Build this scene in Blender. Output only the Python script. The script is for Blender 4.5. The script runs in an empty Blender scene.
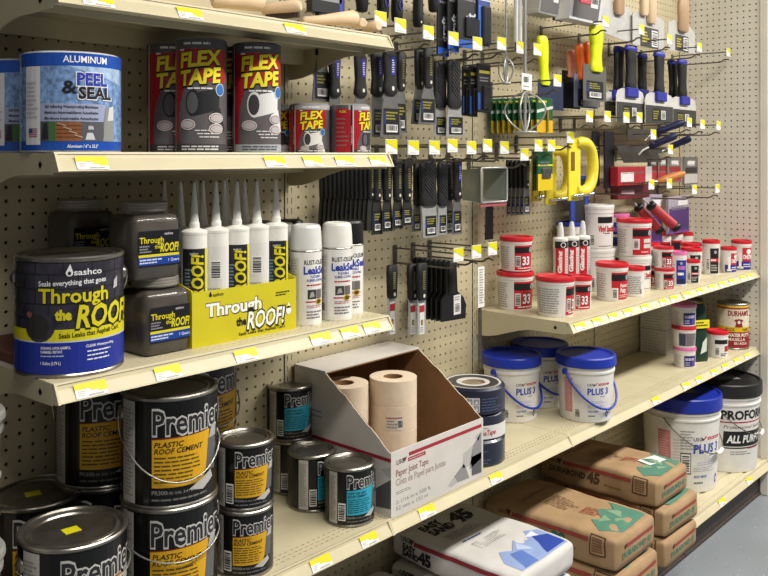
import bpy, math, random
from mathutils import Vector, noise
random.seed(7)
S = bpy.context.scene
C = S.collection
PI = math.pi

# ------------------------------------------------------------------ camera
F_PX, CXP, CYP, YAW, EYE = 860.78, 384.0, 155.0, math.radians(42.14), 1.40
cam = bpy.data.cameras.new('camera')
cam.sensor_width = 36.0
cam.lens = F_PX / 768.0 * 36.0
cam.shift_y = -(288.0 - CYP) / 768.0
cam.clip_start = 0.05
camo = bpy.data.objects.new('camera', cam)
C.objects.link(camo)
camo.location = (0, 0, EYE)
camo.rotation_euler = (PI / 2, 0, YAW - PI / 2)
S.camera = camo

# ------------------------------------------------------------------ world, lights, exposure
W = bpy.data.worlds.new('store_air'); S.world = W; W.use_nodes = True
bg = W.node_tree.nodes['Background']
bg.inputs[0].default_value = (0.95, 0.95, 1.0, 1); bg.inputs[1].default_value = 0.10
def area(name, loc, size, sy, power, col, rot=(0, 0, 0)):
    l = bpy.data.lights.new(name, 'AREA'); l.shape = 'RECTANGLE'; l.size = size; l.size_y = sy
    l.energy = power; l.color = col
    o = bpy.data.objects.new(name, l); C.objects.link(o); o.location = loc; o.rotation_euler = rot
    return o
area('ceiling_fixture_near', (0.9, -0.55, 3.3), 2.6, 0.35, 78, (1.0, 0.955, 0.87))
area('ceiling_fixture_middle', (3.6, -0.55, 3.3), 2.6, 0.35, 110, (1.0, 0.955, 0.87))
area('ceiling_fixture_far', (6.3, -0.55, 3.3), 2.6, 0.35, 105, (1.0, 0.955, 0.87))
S.view_settings.view_transform = 'Standard'
S.view_settings.look = 'None'
S.view_settings.exposure = 0.42
S.view_settings.gamma = 1.0
S.view_settings.use_curve_mapping = False

# ------------------------------------------------------------------ pixel helpers (direction from the photo, distance from the plane touched)
FX, FY, RX, RY = math.cos(YAW), math.sin(YAW), math.sin(YAW), -math.cos(YAW)
def ray(u, v):
    t = (u - CXP) / F_PX
    return (FX + t * RX, FY + t * RY, -(v - CYP) / F_PX)
def on_z(u, v, z):
    d = ray(u, v); k = (z - EYE) / d[2]; return (k * d[0], k * d[1], z)
def on_y(u, v, y):
    d = ray(u, v); k = y / d[1]; return (k * d[0], y, EYE + k * d[2])
def on_x(u, v, x):
    d = ray(u, v); k = x / d[0]; return (x, k * d[1], EYE + k * d[2])
def spot(u, v, z, R):           # centre of a round thing of radius R whose nearest foot point shows at (u, v)
    p = on_z(u, v, z); n = math.hypot(p[0], p[1])
    return (p[0] + R * p[0] / n, p[1] + R * p[1] / n, z)
def face_cam(x, y, d=0.0):
    return -math.atan2(x, y) + math.radians(d)

# ------------------------------------------------------------------ materials
def lin(h):
    h = h.lstrip('#'); o = []
    for i in (0, 2, 4):
        c = int(h[i:i + 2], 16) / 255.0
        o.append(c / 12.92 if c <= 0.04045 else ((c + 0.055) / 1.055) ** 2.4)
    return (o[0], o[1], o[2], 1)
MATS = {}
def mat(name, col, rough=0.5, metal=0.0, var=0.06, scale=30.0, coat=0.0, bump=0.0, trans=0.0, ior=1.45, stretch=None):
    if name in MATS: return MATS[name]
    m = bpy.data.materials.new(name); m.use_nodes = True
    nt = m.node_tree; b = nt.nodes['Principled BSDF']
    b.inputs['Roughness'].default_value = rough; b.inputs['Metallic'].default_value = metal
    b.inputs['Coat Weight'].default_value = coat; b.inputs['Transmission Weight'].default_value = trans
    b.inputs['IOR'].default_value = ior
    c = lin(col)
    if var > 0:
        tc = nt.nodes.new('ShaderNodeTexCoord'); nz = nt.nodes.new('ShaderNodeTexNoise')
        nz.inputs['Scale'].default_value = scale; nz.inputs['Detail'].default_value = 3
        if stretch:
            mp = nt.nodes.new('ShaderNodeMapping'); mp.inputs['Scale'].default_value = stretch
            nt.links.new(tc.outputs['Object'], mp.inputs[0]); nt.links.new(mp.outputs[0], nz.inputs['Vector'])
        else:
            nt.links.new(tc.outputs['Object'], nz.inputs['Vector'])
        r = nt.nodes.new('ShaderNodeValToRGB')
        r.color_ramp.elements[0].position = 0.3; r.color_ramp.elements[1].position = 0.7
        r.color_ramp.elements[0].color = tuple(x * (1 - var * 2) for x in c[:3]) + (1,)
        r.color_ramp.elements[1].color = tuple(min(1, x * (1 + var)) for x in c[:3]) + (1,)
        nt.links.new(nz.outputs['Fac'], r.inputs[0]); nt.links.new(r.outputs[0], b.inputs['Base Color'])
        if bump > 0:
            bp = nt.nodes.new('ShaderNodeBump'); bp.inputs['Strength'].default_value = bump; bp.inputs['Distance'].default_value = 0.002
            nt.links.new(nz.outputs['Fac'], bp.inputs['Height']); nt.links.new(bp.outputs[0], b.inputs['Normal'])
    else:
        b.inputs['Base Color'].default_value = c
    m.diffuse_color = c
    MATS[name] = m
    return m
def ink(h, rough=0.42): return mat('ink_' + h.lstrip('#'), h, rough, var=0.0)
ALMOND = mat('almond_enamel', '#c9bf9f', 0.42, var=0.03, scale=14)
PEG = mat('pegboard_paint', '#c8bc9b', 0.6, var=0.03, scale=9)
PEGW = mat('pegboard_light_paint', '#dcd7c9', 0.6, var=0.03, scale=9)
DARKV = mat('dark_void', '#14120f', 0.9, var=0.0)
TIN = mat('tin_plate', '#9a958c', 0.28, 0.9, var=0.12, scale=40)
STEEL = mat('brushed_steel', '#b9b9b7', 0.3, 0.4, var=0.1, scale=25, stretch=(1, 1, 12))
BLADE = mat('blade_steel', '#7d7c79', 0.35, 0.4, var=0.1, scale=25)
GALV = mat('galvanised_wire', '#77746c', 0.38, 0.75, var=0.15, scale=60)
WIRE = mat('bail_wire', '#b5b2aa', 0.3, 0.8, var=0.1)
BLACKP = mat('black_plastic', '#0e0e10', 0.42, var=0.1)
RUBBER = mat('black_rubber', '#101012', 0.6, var=0.12)
WHITEP = mat('white_plastic', '#e4e2db', 0.38, var=0.03)
CLEARP = mat('cloudy_clear_plastic', '#d9d9d6', 0.25, var=0.03)
BLUEP = mat('royal_blue_plastic', '#1f36a8', 0.35, var=0.06)
BLUEGRIP = mat('blue_grip', '#2a2f96', 0.45, var=0.06)
NAVY = mat('navy_rubber', '#1d2148', 0.5, var=0.08)
REDP = mat('red_lid_plastic', '#c81f2c', 0.35, var=0.05)
PINKP = mat('pink_lid_plastic', '#d86fa6', 0.4, var=0.05)
WOOD = mat('pale_wood', '#cfb693', 0.55, var=0.14, scale=18, stretch=(1, 1, 0.12))
WOODC = mat('cream_wood', '#e3c7a4', 0.55, var=0.08, scale=10, stretch=(0.15, 1, 1))
WOODB = mat('tan_wood', '#ab8d6c', 0.5, var=0.15, scale=20, stretch=(1, 1, 0.12))
KRAFT = mat('kraft_paper', '#a88a66', 0.75, var=0.07, scale=16, bump=0.35)
WHITEBAG = mat('white_bag_paper', '#cfccc8', 0.65, var=0.05, scale=12, bump=0.3)
CARDW = mat('white_card', '#d2cdc6', 0.7, var=0.04, scale=15)
CARDB = mat('brown_card', '#8a6440', 0.85, var=0.06, scale=20, bump=0.15)
PAPER = mat('cream_tape_paper', '#e0cdb4', 0.75, var=0.04, scale=50)
NEON = mat('neon_yellow_plastic', '#d6e000', 0.4, var=0.04)
ORANGE = mat('orange_plastic', '#ee6a1c', 0.4, var=0.05)
PEACH = mat('peach_plastic', '#d99672', 0.45, var=0.05)
YELLOWP = mat('yellow_plastic', '#e8d63a', 0.4, var=0.05)
TAGW = mat('price_tag_white', '#eceae6', 0.55, var=0.02)
TAGY = mat('price_tag_yellow', '#d9d210', 0.5, var=0.03)
BKPLATE = mat('kick_plate_brown', '#3d332d', 0.5, var=0.1)

# ------------------------------------------------------------------ mesh builder
class MB:
    def __init__(s): s.v = []; s.f = []; s.m = []; s.s = []; s.mats = []
    def mi(s, m):
        for i, x in enumerate(s.mats):
            if x is m: return i
        s.mats.append(m); return len(s.mats) - 1
    def add(s, vs, fs, m, sm=False):
        b = len(s.v); s.v.extend(vs); k = s.mi(m)
        for f in fs:
            s.f.append([b + i for i in f]); s.m.append(k); s.s.append(sm)
    def face(s, pts, m, sm=False): s.add([tuple(p) for p in pts], [list(range(len(pts)))], m, sm)
    def box(s, x0, x1, y0, y1, z0, z1, m, bev=0.0):
        if bev <= 0:
            vs = [(x, y, z) for z in (z0, z1) for y in (y0, y1) for x in (x0, x1)]
            s.add(vs, [(0, 2, 3, 1), (4, 5, 7, 6), (0, 1, 5, 4), (2, 6, 7, 3), (0, 4, 6, 2), (1, 3, 7, 5)], m); return
        b = min(bev, (x1 - x0) * .49, (y1 - y0) * .49, (z1 - z0) * .49); vs = []; idx = {}
        for i, x in ((0, x0), (1, x1)):
            for j, y in ((0, y0), (1, y1)):
                for k, z in ((0, z0), (1, z1)):
                    ix, iy, iz = x + (b if i == 0 else -b), y + (b if j == 0 else -b), z + (b if k == 0 else -b)
                    for a, p in enumerate(((x, iy, iz), (ix, y, iz), (ix, iy, z))):
                        idx[i, j, k, a] = len(vs); vs.append(p)
        fs = []
        for i in (0, 1):
            fs.append([idx[i, 0, 0, 0], idx[i, 1, 0, 0], idx[i, 1, 1, 0], idx[i, 0, 1, 0]])
            fs.append([idx[0, i, 0, 1], idx[1, i, 0, 1], idx[1, i, 1, 1], idx[0, i, 1, 1]])
            fs.append([idx[0, 0, i, 2], idx[1, 0, i, 2], idx[1, 1, i, 2], idx[0, 1, i, 2]])
            for j in (0, 1):
                fs.append([idx[i, j, 0, 0], idx[i, j, 1, 0], idx[i, j, 1, 1], idx[i, j, 0, 1]])
                fs.append([idx[i, 0, j, 0], idx[i, 1, j, 0], idx[i, 1, j, 2], idx[i, 0, j, 2]])
                fs.append([idx[0, i, j, 1], idx[1, i, j, 1], idx[1, i, j, 2], idx[0, i, j, 2]])
                for k in (0, 1): fs.append([idx[i, j, k, 0], idx[i, j, k, 1], idx[i, j, k, 2]])
        s.add(vs, fs, m)
    def lathe(s, prof, m, n=48, split=True, cx=0.0, cy=0.0):
        cs = [(math.cos(2 * PI * i / n), math.sin(2 * PI * i / n)) for i in range(n)]
        if not split:
            vs = [(cx + r * c, cy + r * q, z) for r, z in prof for c, q in cs]
            fs = [(j * n + i, j * n + (i + 1) % n, (j + 1) * n + (i + 1) % n, (j + 1) * n + i) for j in range(len(prof) - 1) for i in range(n)]
            s.add(vs, fs, m, True); return
        for (r0, z0), (r1, z1) in zip(prof, prof[1:]):
            if r0 < 1e-6 or r1 < 1e-6:
                r, z, zc = (r1, z1, z0) if r0 < 1e-6 else (r0, z0, z1)
                vs = [(cx + r * c, cy + r * q, z) for c, q in cs]
                if abs(z - zc) < 1e-6: s.add(vs, [list(range(n))], m)
                else: s.add(vs + [(cx, cy, zc)], [(i, (i + 1) % n, n) for i in range(n)], m, True)
                continue
            vs = [(cx + r0 * c, cy + r0 * q, z0) for c, q in cs] + [(cx + r1 * c, cy + r1 * q, z1) for c, q in cs]
            s.add(vs, [(i, (i + 1) % n, n + (i + 1) % n, n + i) for i in range(n)], m, True)
    def tube(s, pts, r, m, n=8, closed=False):
        P = [Vector(p) for p in pts]; N = len(P); vs = []; prev = None
        for i, p in enumerate(P):
            if closed: d = (P[(i + 1) % N] - P[i - 1])
            else: d = (P[min(i + 1, N - 1)] - P[max(i - 1, 0)])
            d.normalize()
            if prev is None:
                a = Vector((0, 0, 1)) if abs(d.z) < .9 else Vector((1, 0, 0))
                u = d.cross(a).normalized()
            else:
                u = (prev - d * prev.dot(d)).normalized()
            prev = u; w = d.cross(u); rr = r[i] if isinstance(r, (list, tuple)) else r
            for k in range(n):
                an = 2 * PI * k / n; vs.append(tuple(p + u * (rr * math.cos(an)) + w * (rr * math.sin(an))))
        fs = []
        for i in range(N if closed else N - 1):
            j = (i + 1) % N
            for k in range(n): fs.append((i * n + k, i * n + (k + 1) % n, j * n + (k + 1) % n, j * n + k))
        s.add(vs, fs, m, True)
        if not closed:
            s.add(vs[:n], [list(range(n))], m); s.add(vs[-n:], [list(range(n))], m)
    def prism(s, pts, d0, d1, m, ax='y'):          # outline in (a, b), extruded along the axis
        def P(a, b, d): return (a, d, b) if ax == 'y' else ((d, a, b) if ax == 'x' else (a, b, d))
        n = len(pts)
        vs = [P(a, b, d0) for a, b in pts] + [P(a, b, d1) for a, b in pts]
        s.add(vs, [list(range(n))[::-1], [n + i for i in range(n)]] + [(i, (i + 1) % n, n + (i + 1) % n, n + i) for i in range(n)], m)
    def loft(s, secs, m, n=14, e=2.6):             # sections (cx, cy, z, half_w, half_d)
        vs = []
        for cx, cy, z, hw, hd in secs:
            for k in range(n):
                a = 2 * PI * k / n; c, q = math.cos(a), math.sin(a)
                vs.append((cx + hw * math.copysign(abs(c) ** (2 / e), c), cy + hd * math.copysign(abs(q) ** (2 / e), q), z))
        fs = [(j * n + i, j * n + (i + 1) % n, (j + 1) * n + (i + 1) % n, (j + 1) * n + i) for j in range(len(secs) - 1) for i in range(n)]
        s.add(vs, fs, m, True); N = len(secs) - 1
        s.add(vs[:n], [list(range(n))], m, False); s.add(vs[N * n:], [list(range(n))], m, False)
    def obj(s, name, parent=None, loc=None, rot=None):
        me = bpy.data.meshes.new(name); me.from_pydata(s.v, [], s.f)
        for m in s.mats: me.materials.append(m)
        me.polygons.foreach_set('material_index', s.m); me.polygons.foreach_set('use_smooth', s.s)
        me.update()
        o = bpy.data.objects.new(name, me); C.objects.link(o)
        if parent is not None: o.parent = parent
        if loc: o.location = loc
        if rot: o.rotation_euler = rot
        return o

def thing(name, label, cat, loc=(0, 0, 0), rz=0.0, group=None):
    o = bpy.data.objects.new(name, None); C.objects.link(o); o.empty_display_size = .02
    o.location = loc; o.rotation_euler = (0, 0, rz); o['label'] = label; o['category'] = cat
    if group: o['group'] = group
    return o
def tag(o, label, cat, group=None):
    o['label'] = label; o['category'] = cat
    if group: o['group'] = group
    return o
def clone(root, loc, rz=None, label=None, group=None):
    r = root.copy(); C.objects.link(r); r.location = loc
    if rz is not None: r.rotation_euler = (0, 0, rz)
    if label: r['label'] = label
    if group: r['group'] = group
    for ch in list(root.children):
        c = ch.copy(); C.objects.link(c); c.parent = r
        for g in ch.children:
            d = g.copy(); C.objects.link(d); d.parent = c
    return r
def struct(o): o['kind'] = 'structure'; return o

# ------------------------------------------------------------------ flat print: shapes and lettering laid on curved or flat faces
OFF = 0.00035
def cylmap(R0, z0=0.0, R1=None, z1=1.0):
    R1 = R0 if R1 is None else R1; Rm = (R0 + R1) / 2
    def f(s, t, l):
        r = R0 + (R1 - R0) * (t / (z1 - z0)) + OFF * l; a = s / Rm - PI / 2
        return (r * math.cos(a), r * math.sin(a), z0 + t)
    f.step = Rm * 2 * PI / 48; f.tstep = None
    return f
def planemap(o, U, V, step=None):
    o, U, V = Vector(o), Vector(U), Vector(V); N = U.cross(V).normalized()
    def f(s, t, l): return tuple(o + U * s + V * t + N * (OFF * l))
    f.step = step; f.tstep = step
    return f
def _cut(polys, step, ax):
    out = []
    for p in polys:
        lo = min(q[ax] for q in p); hi = max(q[ax] for q in p)
        i0 = math.floor(lo / step + 1e-6); i1 = math.ceil(hi / step - 1e-6)
        if i1 - i0 <= 1: out.append(p); continue
        rest = p
        for i in range(i0 + 1, i1):
            c = i * step; a = []; b = []; n = len(rest)
            for k in range(n):
                P, Q = rest[k], rest[(k + 1) % n]; pa, qa = P[ax] - c, Q[ax] - c
                if pa <= 0: a.append(P)
                if pa >= 0: b.append(P)
                if (pa < 0 < qa) or (qa < 0 < pa):
                    w = pa / (pa - qa); X = (P[0] + (Q[0] - P[0]) * w, P[1] + (Q[1] - P[1]) * w); a.append(X); b.append(X)
            if len(a) > 2: out.append(a)
            rest = b
            if len(rest) < 3: break
        if len(rest) > 2: out.append(rest)
    return out
def put(mb, mp, polys, m, l):
    sm = mp.step is not None
    if mp.step: polys = _cut(polys, mp.step, 0)
    if mp.tstep: polys = _cut(polys, mp.tstep, 1)
    for p in polys: mb.face([mp(a, b, l) for a, b in p], m, sm)
def rect(mb, mp, s0, s1, t0, t1, m, l=1): put(mb, mp, [[(s0, t0), (s1, t0), (s1, t1), (s0, t1)]], m, l)
def poly(mb, mp, pts, m, l=1): put(mb, mp, [list(pts)], m, l)
def disc(mb, mp, s, t, rs, rt, m, l=1, n=18):
    put(mb, mp, [[(s + rs * math.cos(2 * PI * i / n), t + rt * math.sin(2 * PI * i / n)) for i in range(n)]], m, l)
TC = {}
def glyphs(txt, bold, shear):
    k = (txt, bold, shear)
    if k not in TC:
        cu = bpy.data.curves.new('t', 'FONT'); cu.body = txt; cu.offset = bold; cu.shear = shear; cu.resolution_u = 2
        ob = bpy.data.objects.new('t', cu); me = ob.to_mesh()
        vs = [(v.co.x, v.co.y) for v in me.vertices]; ps = [[vs[i] for i in p.vertices] for p in me.polygons]
        ob.to_mesh_clear(); bpy.data.objects.remove(ob); bpy.data.curves.remove(cu)
        xs = [q[0] for p in ps for q in p] or [0, 1]
        TC[k] = (ps, min(xs), max(xs))
    return TC[k]
def text(mb, mp, txt, s, t, h, m, l=2, w=None, bold=0.012, shear=0.0, al='l', vert=False, slope=0.0):
    if h < .0125: bold = min(bold, .016)
    ps, x0, x1 = glyphs(txt, bold, shear); k = h / 0.70; kx = k if w is None else w / (x1 - x0)
    o = 0.0 if al == 'l' else (-(x1 - x0) * kx / 2 if al == 'c' else -(x1 - x0) * kx); out = []
    for p in ps:
        q = []
        for x, y in p:
            a, b = (x - x0) * kx + o, y * k
            if vert: a, b = -b, a
            q.append((s + a, t + b + slope * a))
        out.append(q)
    put(mb, mp, out, m, l)
def lines(mb, mp, s0, s1, t0, t1, n, m, l=2, fill=.5, ragged=.35, rng=None):
    rng = rng or random.Random(int((s0 + t1) * 1e5) + n); dt = (t1 - t0) / n
    for i in range(n):
        b = t1 - dt * (i + 1) + dt * (1 - fill) / 2; e = s1 - (s1 - s0) * ragged * rng.random(); x = s0
        while x < e - 1e-5:
            w = min(e - x, (s1 - s0) * rng.uniform(.10, .28)); rect(mb, mp, x, x + w * .86, b, b + dt * fill, m, l); x += w
def barcode(mb, mp, s0, s1, t0, t1, l=2, vert=False, bgc='#e8e6e2'):
    rect(mb, mp, s0, s1, t0, t1, ink(bgc), l); w = (s1 - s0); h = t1 - t0; rng = random.Random(5); x = .08
    while x < .9:
        d = rng.choice((.03, .05, .07))
        if vert: rect(mb, mp, s0 + w * .1, s1 - w * .1, t0 + h * x, t0 + h * (x + d), ink('#1a1a1a'), l + 1)
        else: rect(mb, mp, s0 + w * x, s0 + w * (x + d), t0 + h * .2, t1 - h * .08, ink('#1a1a1a'), l + 1)
        x += d + rng.choice((.03, .05))

# ------------------------------------------------------------------ the setting
XU = [0.631, 1.393, 2.155, 2.917, 3.680]      # uprights every 30 in
WALL_Y, FRONT_Y = 1.572, 1.250
def perf(mb, o, U, V, w, h, c, hole, m, first=None, depth=.005, mw=None):
    """sheet w x h pierced on a grid of pitch c=(cu, cv); hole = outline about the cell centre"""
    o, U, V = Vector(o), Vector(U), Vector(V); N = U.cross(V).normalized()
    nu, nv = int((w + 1e-6) // c[0]), int((h + 1e-6) // c[1])
    a0 = (w - nu * c[0]) / 2; b0 = (h - nv * c[1]) / 2
    if first:                                  # position of one hole centre inside the sheet
        a0 = (first[0] - c[0] / 2) % c[0]; b0 = (first[1] - c[1] / 2) % c[1]
        nu = int((w - a0) // c[0]); nv = int((h - b0) // c[1])
    P = lambda a, b, d=0: tuple(o + U * a + V * b - N * d)
    A1, B1 = a0 + nu * c[0], b0 + nv * c[1]
    for r in ((0, w, 0, b0), (0, w, B1, h), (0, a0, b0, B1), (A1, w, b0, B1)):
        if r[1] - r[0] > 1e-6 and r[3] - r[2] > 1e-6: mb.face([P(r[0], r[2]), P(r[1], r[2]), P(r[1], r[3]), P(r[0], r[3])], m)
    n = len(hole); vs = []; fs = []; vw = []; fw = []
    h0, h1 = c[0] / 2, c[1] / 2
    out = [(h0, 0), (h0, h1), (0, h1), (-h0, h1), (-h0, 0), (-h0, -h1), (0, -h1), (h0, -h1)]   # same eight bearings as the hole
    for j in range(nv):
        for i in range(nu):
            ca, cb = a0 + (i + .5) * c[0], b0 + (j + .5) * c[1]; b = len(vs)
            vs += [P(ca + x, cb + y) for x, y in out] + [P(ca + x, cb + y) for x, y in hole] + [P(ca + x, cb + y, depth) for x, y in hole]
            for k in range(n):
                q = (k + 1) % n
                fs.append((b + k, b + q, b + n + q, b + n + k)); fs.append((b + n + k, b + n + q, b + 2 * n + q, b + 2 * n + k))
    mb.add(vs, fs, m)
def oct_hole(r): # 8 points incl. diagonals so the cell corners are met
    return [(r * math.cos(PI / 4 * i), r * math.sin(PI / 4 * i)) for i in range(8)]
def slot_hole(a, b): return [(a, 0), (a, b), (0, b), (-a, b), (-a, 0), (-a, -b), (0, -b), (a, -b)]

# floor: grey epoxy with flecks
fm = bpy.data.materials.new('speckled_epoxy_floor'); fm.use_nodes = True
nt = fm.node_tree; b = nt.nodes['Principled BSDF']; b.inputs['Roughness'].default_value = .45
tc = nt.nodes.new('ShaderNodeTexCoord'); vo = nt.nodes.new('ShaderNodeTexVoronoi'); vo.inputs['Scale'].default_value = 55
nz = nt.nodes.new('ShaderNodeTexNoise'); nz.inputs['Scale'].default_value = 3
lt = nt.nodes.new('ShaderNodeMath'); lt.operation = 'LESS_THAN'; lt.inputs[1].default_value = .10
r2 = nt.nodes.new('ShaderNodeValToRGB'); r2.color_ramp.interpolation = 'CONSTANT'
r2.color_ramp.elements[0].color = lin('#3a3a3c'); r2.color_ramp.elements[1].position = .45; r2.color_ramp.elements[1].color = lin('#d8d4cc')
e = r2.color_ramp.elements.new(.75); e.color = lin('#6a6258')
rb = nt.nodes.new('ShaderNodeValToRGB'); rb.color_ramp.elements[0].color = lin('#767c81'); rb.color_ramp.elements[1].color = lin('#8a9096')
mx = nt.nodes.new('ShaderNodeMix'); mx.data_type = 'RGBA'
sep = nt.nodes.new('ShaderNodeSeparateColor')
L_ = nt.links.new
L_(tc.outputs['Object'], vo.inputs['Vector']); L_(tc.outputs['Object'], nz.inputs['Vector']); L_(nz.outputs['Fac'], rb.inputs[0])
L_(vo.outputs['Distance'], lt.inputs[0]); L_(vo.outputs['Color'], sep.inputs[0]); L_(sep.outputs[0], r2.inputs[0])
L_(lt.outputs[0], mx.inputs[0]); L_(rb.outputs[0], mx.inputs[6]); L_(r2.outputs[0], mx.inputs[7]); L_(mx.outputs[2], b.inputs['Base Color'])
mb = MB(); mb.box(-3, 9, -4, 1.72, -.04, 0, fm); struct(mb.obj('floor'))

# back wall: solid core, pegboard panels and slotted uprights as its pieces
TOP = 2.35
mb = MB(); mb.box(-.2, 5.2, WALL_Y + .012, WALL_Y + .05, 0, TOP, DARKV); wall = struct(mb.obj('wall_back'))
phase = [(.7053, 1.6201), (1.5003, .9152), (2.18, 1.61), (2.94, 1.61)]
for i in range(4):
    x0, x1 = XU[i] + .014, XU[i + 1] - .014; mb = MB()
    perf(mb, (x0, WALL_Y, .13), (1, 0, 0), (0, 0, 1), x1 - x0, TOP - .13, (.0254, .0254), oct_hole(.0036), PEG, first=(phase[i][0] - x0, phase[i][1] - .13))
    o = mb.obj('pegboard_panel', wall)
for x in XU:
    mb = MB()
    mb.box(x - .015, x + .015, WALL_Y + .006, WALL_Y + .011, 0, TOP, DARKV)
    perf(mb, (x - .014, WALL_Y - .003, .0), (1, 0, 0), (0, 0, 1), .028, TOP, (.014, .0254), slot_hole(.0012, .0070), ALMOND, depth=.006)
    mb.obj('slotted_upright', wall)
# right wing panel, facing the camera along -x, with its front post
mb = MB(); mb.box(XU[4] + .012, XU[4] + .03, FRONT_Y - .018, WALL_Y + .01, 0, TOP, DARKV); wr = struct(mb.obj('wall_right'))
mb = MB(); perf(mb, (XU[4], WALL_Y - .002, .0), (0, -1, 0), (0, 0, 1), WALL_Y - FRONT_Y + .018, TOP, (.0254, .0254), oct_hole(.0036), PEGW, first=(.04, 2.0523))
mb.obj('pegboard_panel', wr)
mb = MB(); mb.box(XU[4] - .006, XU[4] + .034, FRONT_Y - .05, FRONT_Y - .016, 0, TOP, PEGW, .003)
mb.obj('end_post', wr)

# ------------------------------------------------------------------ gondola shelves
def price_tag_print(mb, mp, w, h, seed=0):
    rng = random.Random(seed)
    rect(mb, mp, -w / 2, w / 2, 0, h, TAGW, 1)
    a = rng.uniform(-.05, .12) * w
    poly(mb, mp, [(-w / 2, h * .60), (a, h * .60), (a, h * .42), (w * .22, h * .42), (w * .22, h * .30), (w / 2, h * .30), (w / 2, h), (-w / 2, h)], TAGY, 2)
    x = -w * .12
    while x < w * .36:
        rect(mb, mp, x, x + w * .018, h * .07, h * .19, ink('#8d8a86'), 2); x += w * .035
    lines(mb, mp, -w * .42, -w * .16, h * .12, h * .52, 3, ink('#b9b5b0'), 2)
SLOPE_TOP, SLOPE_BOT = (-.003, -.0035), (-.0175, -.0275)     # (dy, dz) of the price channel face
def shelf(name, label, x0, x1, z, tags=(), depth=True, front=FRONT_Y, ribbed=False, seed=0, left_bracket=True, perfs=True):
    t = thing(name, label, 'shelf', ((x0 + x1) / 2, WALL_Y, z), 0, 'almond gondola shelves')
    c = (x0 + x1) / 2; w = x1 - x0; hx = w / 2 - .001; yf = front - WALL_Y       # local, y=0 at wall
    mb = MB()
    ps = yf + .014                                   # strip of perforations behind the nose
    if ribbed:
        mb.box(-hx, hx, yf + .012, -.004, -.018, -.004, ALMOND)
        n = 7; dy = (-.03 - ps) / n
        for i in range(n):
            mb.box(-hx, hx, ps + i * dy + .006, ps + (i + 1) * dy - .006, -.004, 0, ALMOND, .002)
        mb.box(-hx, hx, yf, yf + .012, -.012, 0, ALMOND)
    else:
        sw = .040
        perf(mb, (-hx, ps, 0), (1, 0, 0), (0, 1, 0), 2 * hx, sw, (.0150, .0125), slot_hole(.0042, .0017), ALMOND, depth=.004)
        mb.face([(-hx, yf, 0), (hx, yf, 0), (hx, ps, 0), (-hx, ps, 0)], ALMOND)
        mb.face([(-hx, ps + sw, 0), (hx, ps + sw, 0), (hx, -.004, 0), (-hx, -.004, 0)], ALMOND)
        mb.box(-hx, hx, ps + sw, -.004, -.010, -.0005, ALMOND)
        mb.box(-hx, hx, yf + .0008, ps, -.010, -.0005, ALMOND)
        mb.box(-hx, hx, ps + .001, ps + sw - .001, -.022, -.016, DARKV)
        mb.box(-hx, hx, -.06, -.045, -.045, -.010, ALMOND)
        mb.box(-hx, hx, yf + .07, yf + .08, -.030, -.010, ALMOND)
    mb.obj('deck', t)
    mb = MB()
    pr = [(yf, -.0002), (yf - .003, .0008), (yf - .0045, -.0025), (yf - .0030, -.0040), (yf + SLOPE_TOP[0] - .002, -.0095), (yf - .0065, -.0105), (yf + SLOPE_BOT[0], -.0262), (yf + SLOPE_BOT[0] - .0012, -.0285), (yf - .012, -.0305), (yf + .004, -.0305), (yf + .004, -.008)]
    mb.prism([(a, b_) for a, b_ in pr], -hx, hx, ALMOND, 'x')
    for sx in (-1, 1):
        mb.prism([(yf - .001, .001), (yf - .0055, -.001), (yf - .020, -.029), (yf - .012, -.031), (yf + .002, -.030)], sx * hx - (.003 if sx > 0 else .0008), sx * hx + (.003 if sx < 0 else .0008), ALMOND, 'x')
    mb.obj('price_channel', t)
    if depth:
        for sx in (-1, 1):
            mb = MB(); a = [(yf + .003, -.001), (-.003, -.001), (-.003, -.078)]
            for k in range(9):
                q = k / 8; a.append((-.02 + (yf + .075 + .02) * q, -.078 + (.078 - .036) * (0.5 - .5 * math.cos(PI * min(1, q * 1.15)))))
            a.append((yf + .003, -.034))
            xx = sx * (hx - .001); mb.prism(a, xx - .0015, xx + .0015, ALMOND, 'x')
            br = mb.obj('bracket', t)
            mb = MB(); mb.box(xx - .0022, xx + .0022, yf + .034, yf + .044, -.021, -.017, DARKV); mb.box(xx - .0022, xx + .0022, yf + .037, yf + .042, -.024, -.014, DARKV)
            mb.obj('bracket_slot', br)
    sl = Vector((0, SLOPE_TOP[0] - SLOPE_BOT[0], SLOPE_TOP[1] - SLOPE_BOT[1])).normalized()
    for i, u in enumerate(tags):
        xw = on_y(u, 200, front - .012)[0] - c
        if abs(xw) > hx - .026: xw = math.copysign(hx - .027, xw)
        mb = MB(); mp = planemap((xw, yf + SLOPE_BOT[0] - .0010, -.0265), (1, 0, 0), sl)
        price_tag_print(mb, mp, .050 if i % 3 else .054, .0235, seed + i); mb.obj('price_tag', t)
    return t
Z1, Z2, Z3, Z4, ZR, Z5 = 1.659, 1.404, 1.052, .608, .925, .150
shelf('gondola_shelf', 'topmost short almond shelf holding wooden brush handles', XU[0], XU[1], Z1, (98, 190, 295), seed=1)
shelf('gondola_shelf', 'eye-level almond shelf carrying the tape rolls', XU[0], XU[1], Z2, (92, 275, 313, 345, 378), seed=11)
shelf('gondola_shelf', 'almond shelf carrying the roof sealant can, yellow tray and spray cans', XU[0], XU[1], Z3, (91, 168, 246, 321, 350, 372), seed=21)
shelf('gondola_shelf', 'almond shelf under the black roof cement cans', XU[0], XU[1], Z4, (321, 369), seed=31)
shelf('gondola_shelf', 'almond shelf under the cut-open joint tape carton', XU[1], XU[2], Z4, (427, 496), seed=41)
shelf('gondola_shelf', 'almost empty almond shelf beside the front blue-lidded pail', XU[2], XU[3], Z4, (656,), seed=51)
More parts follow.
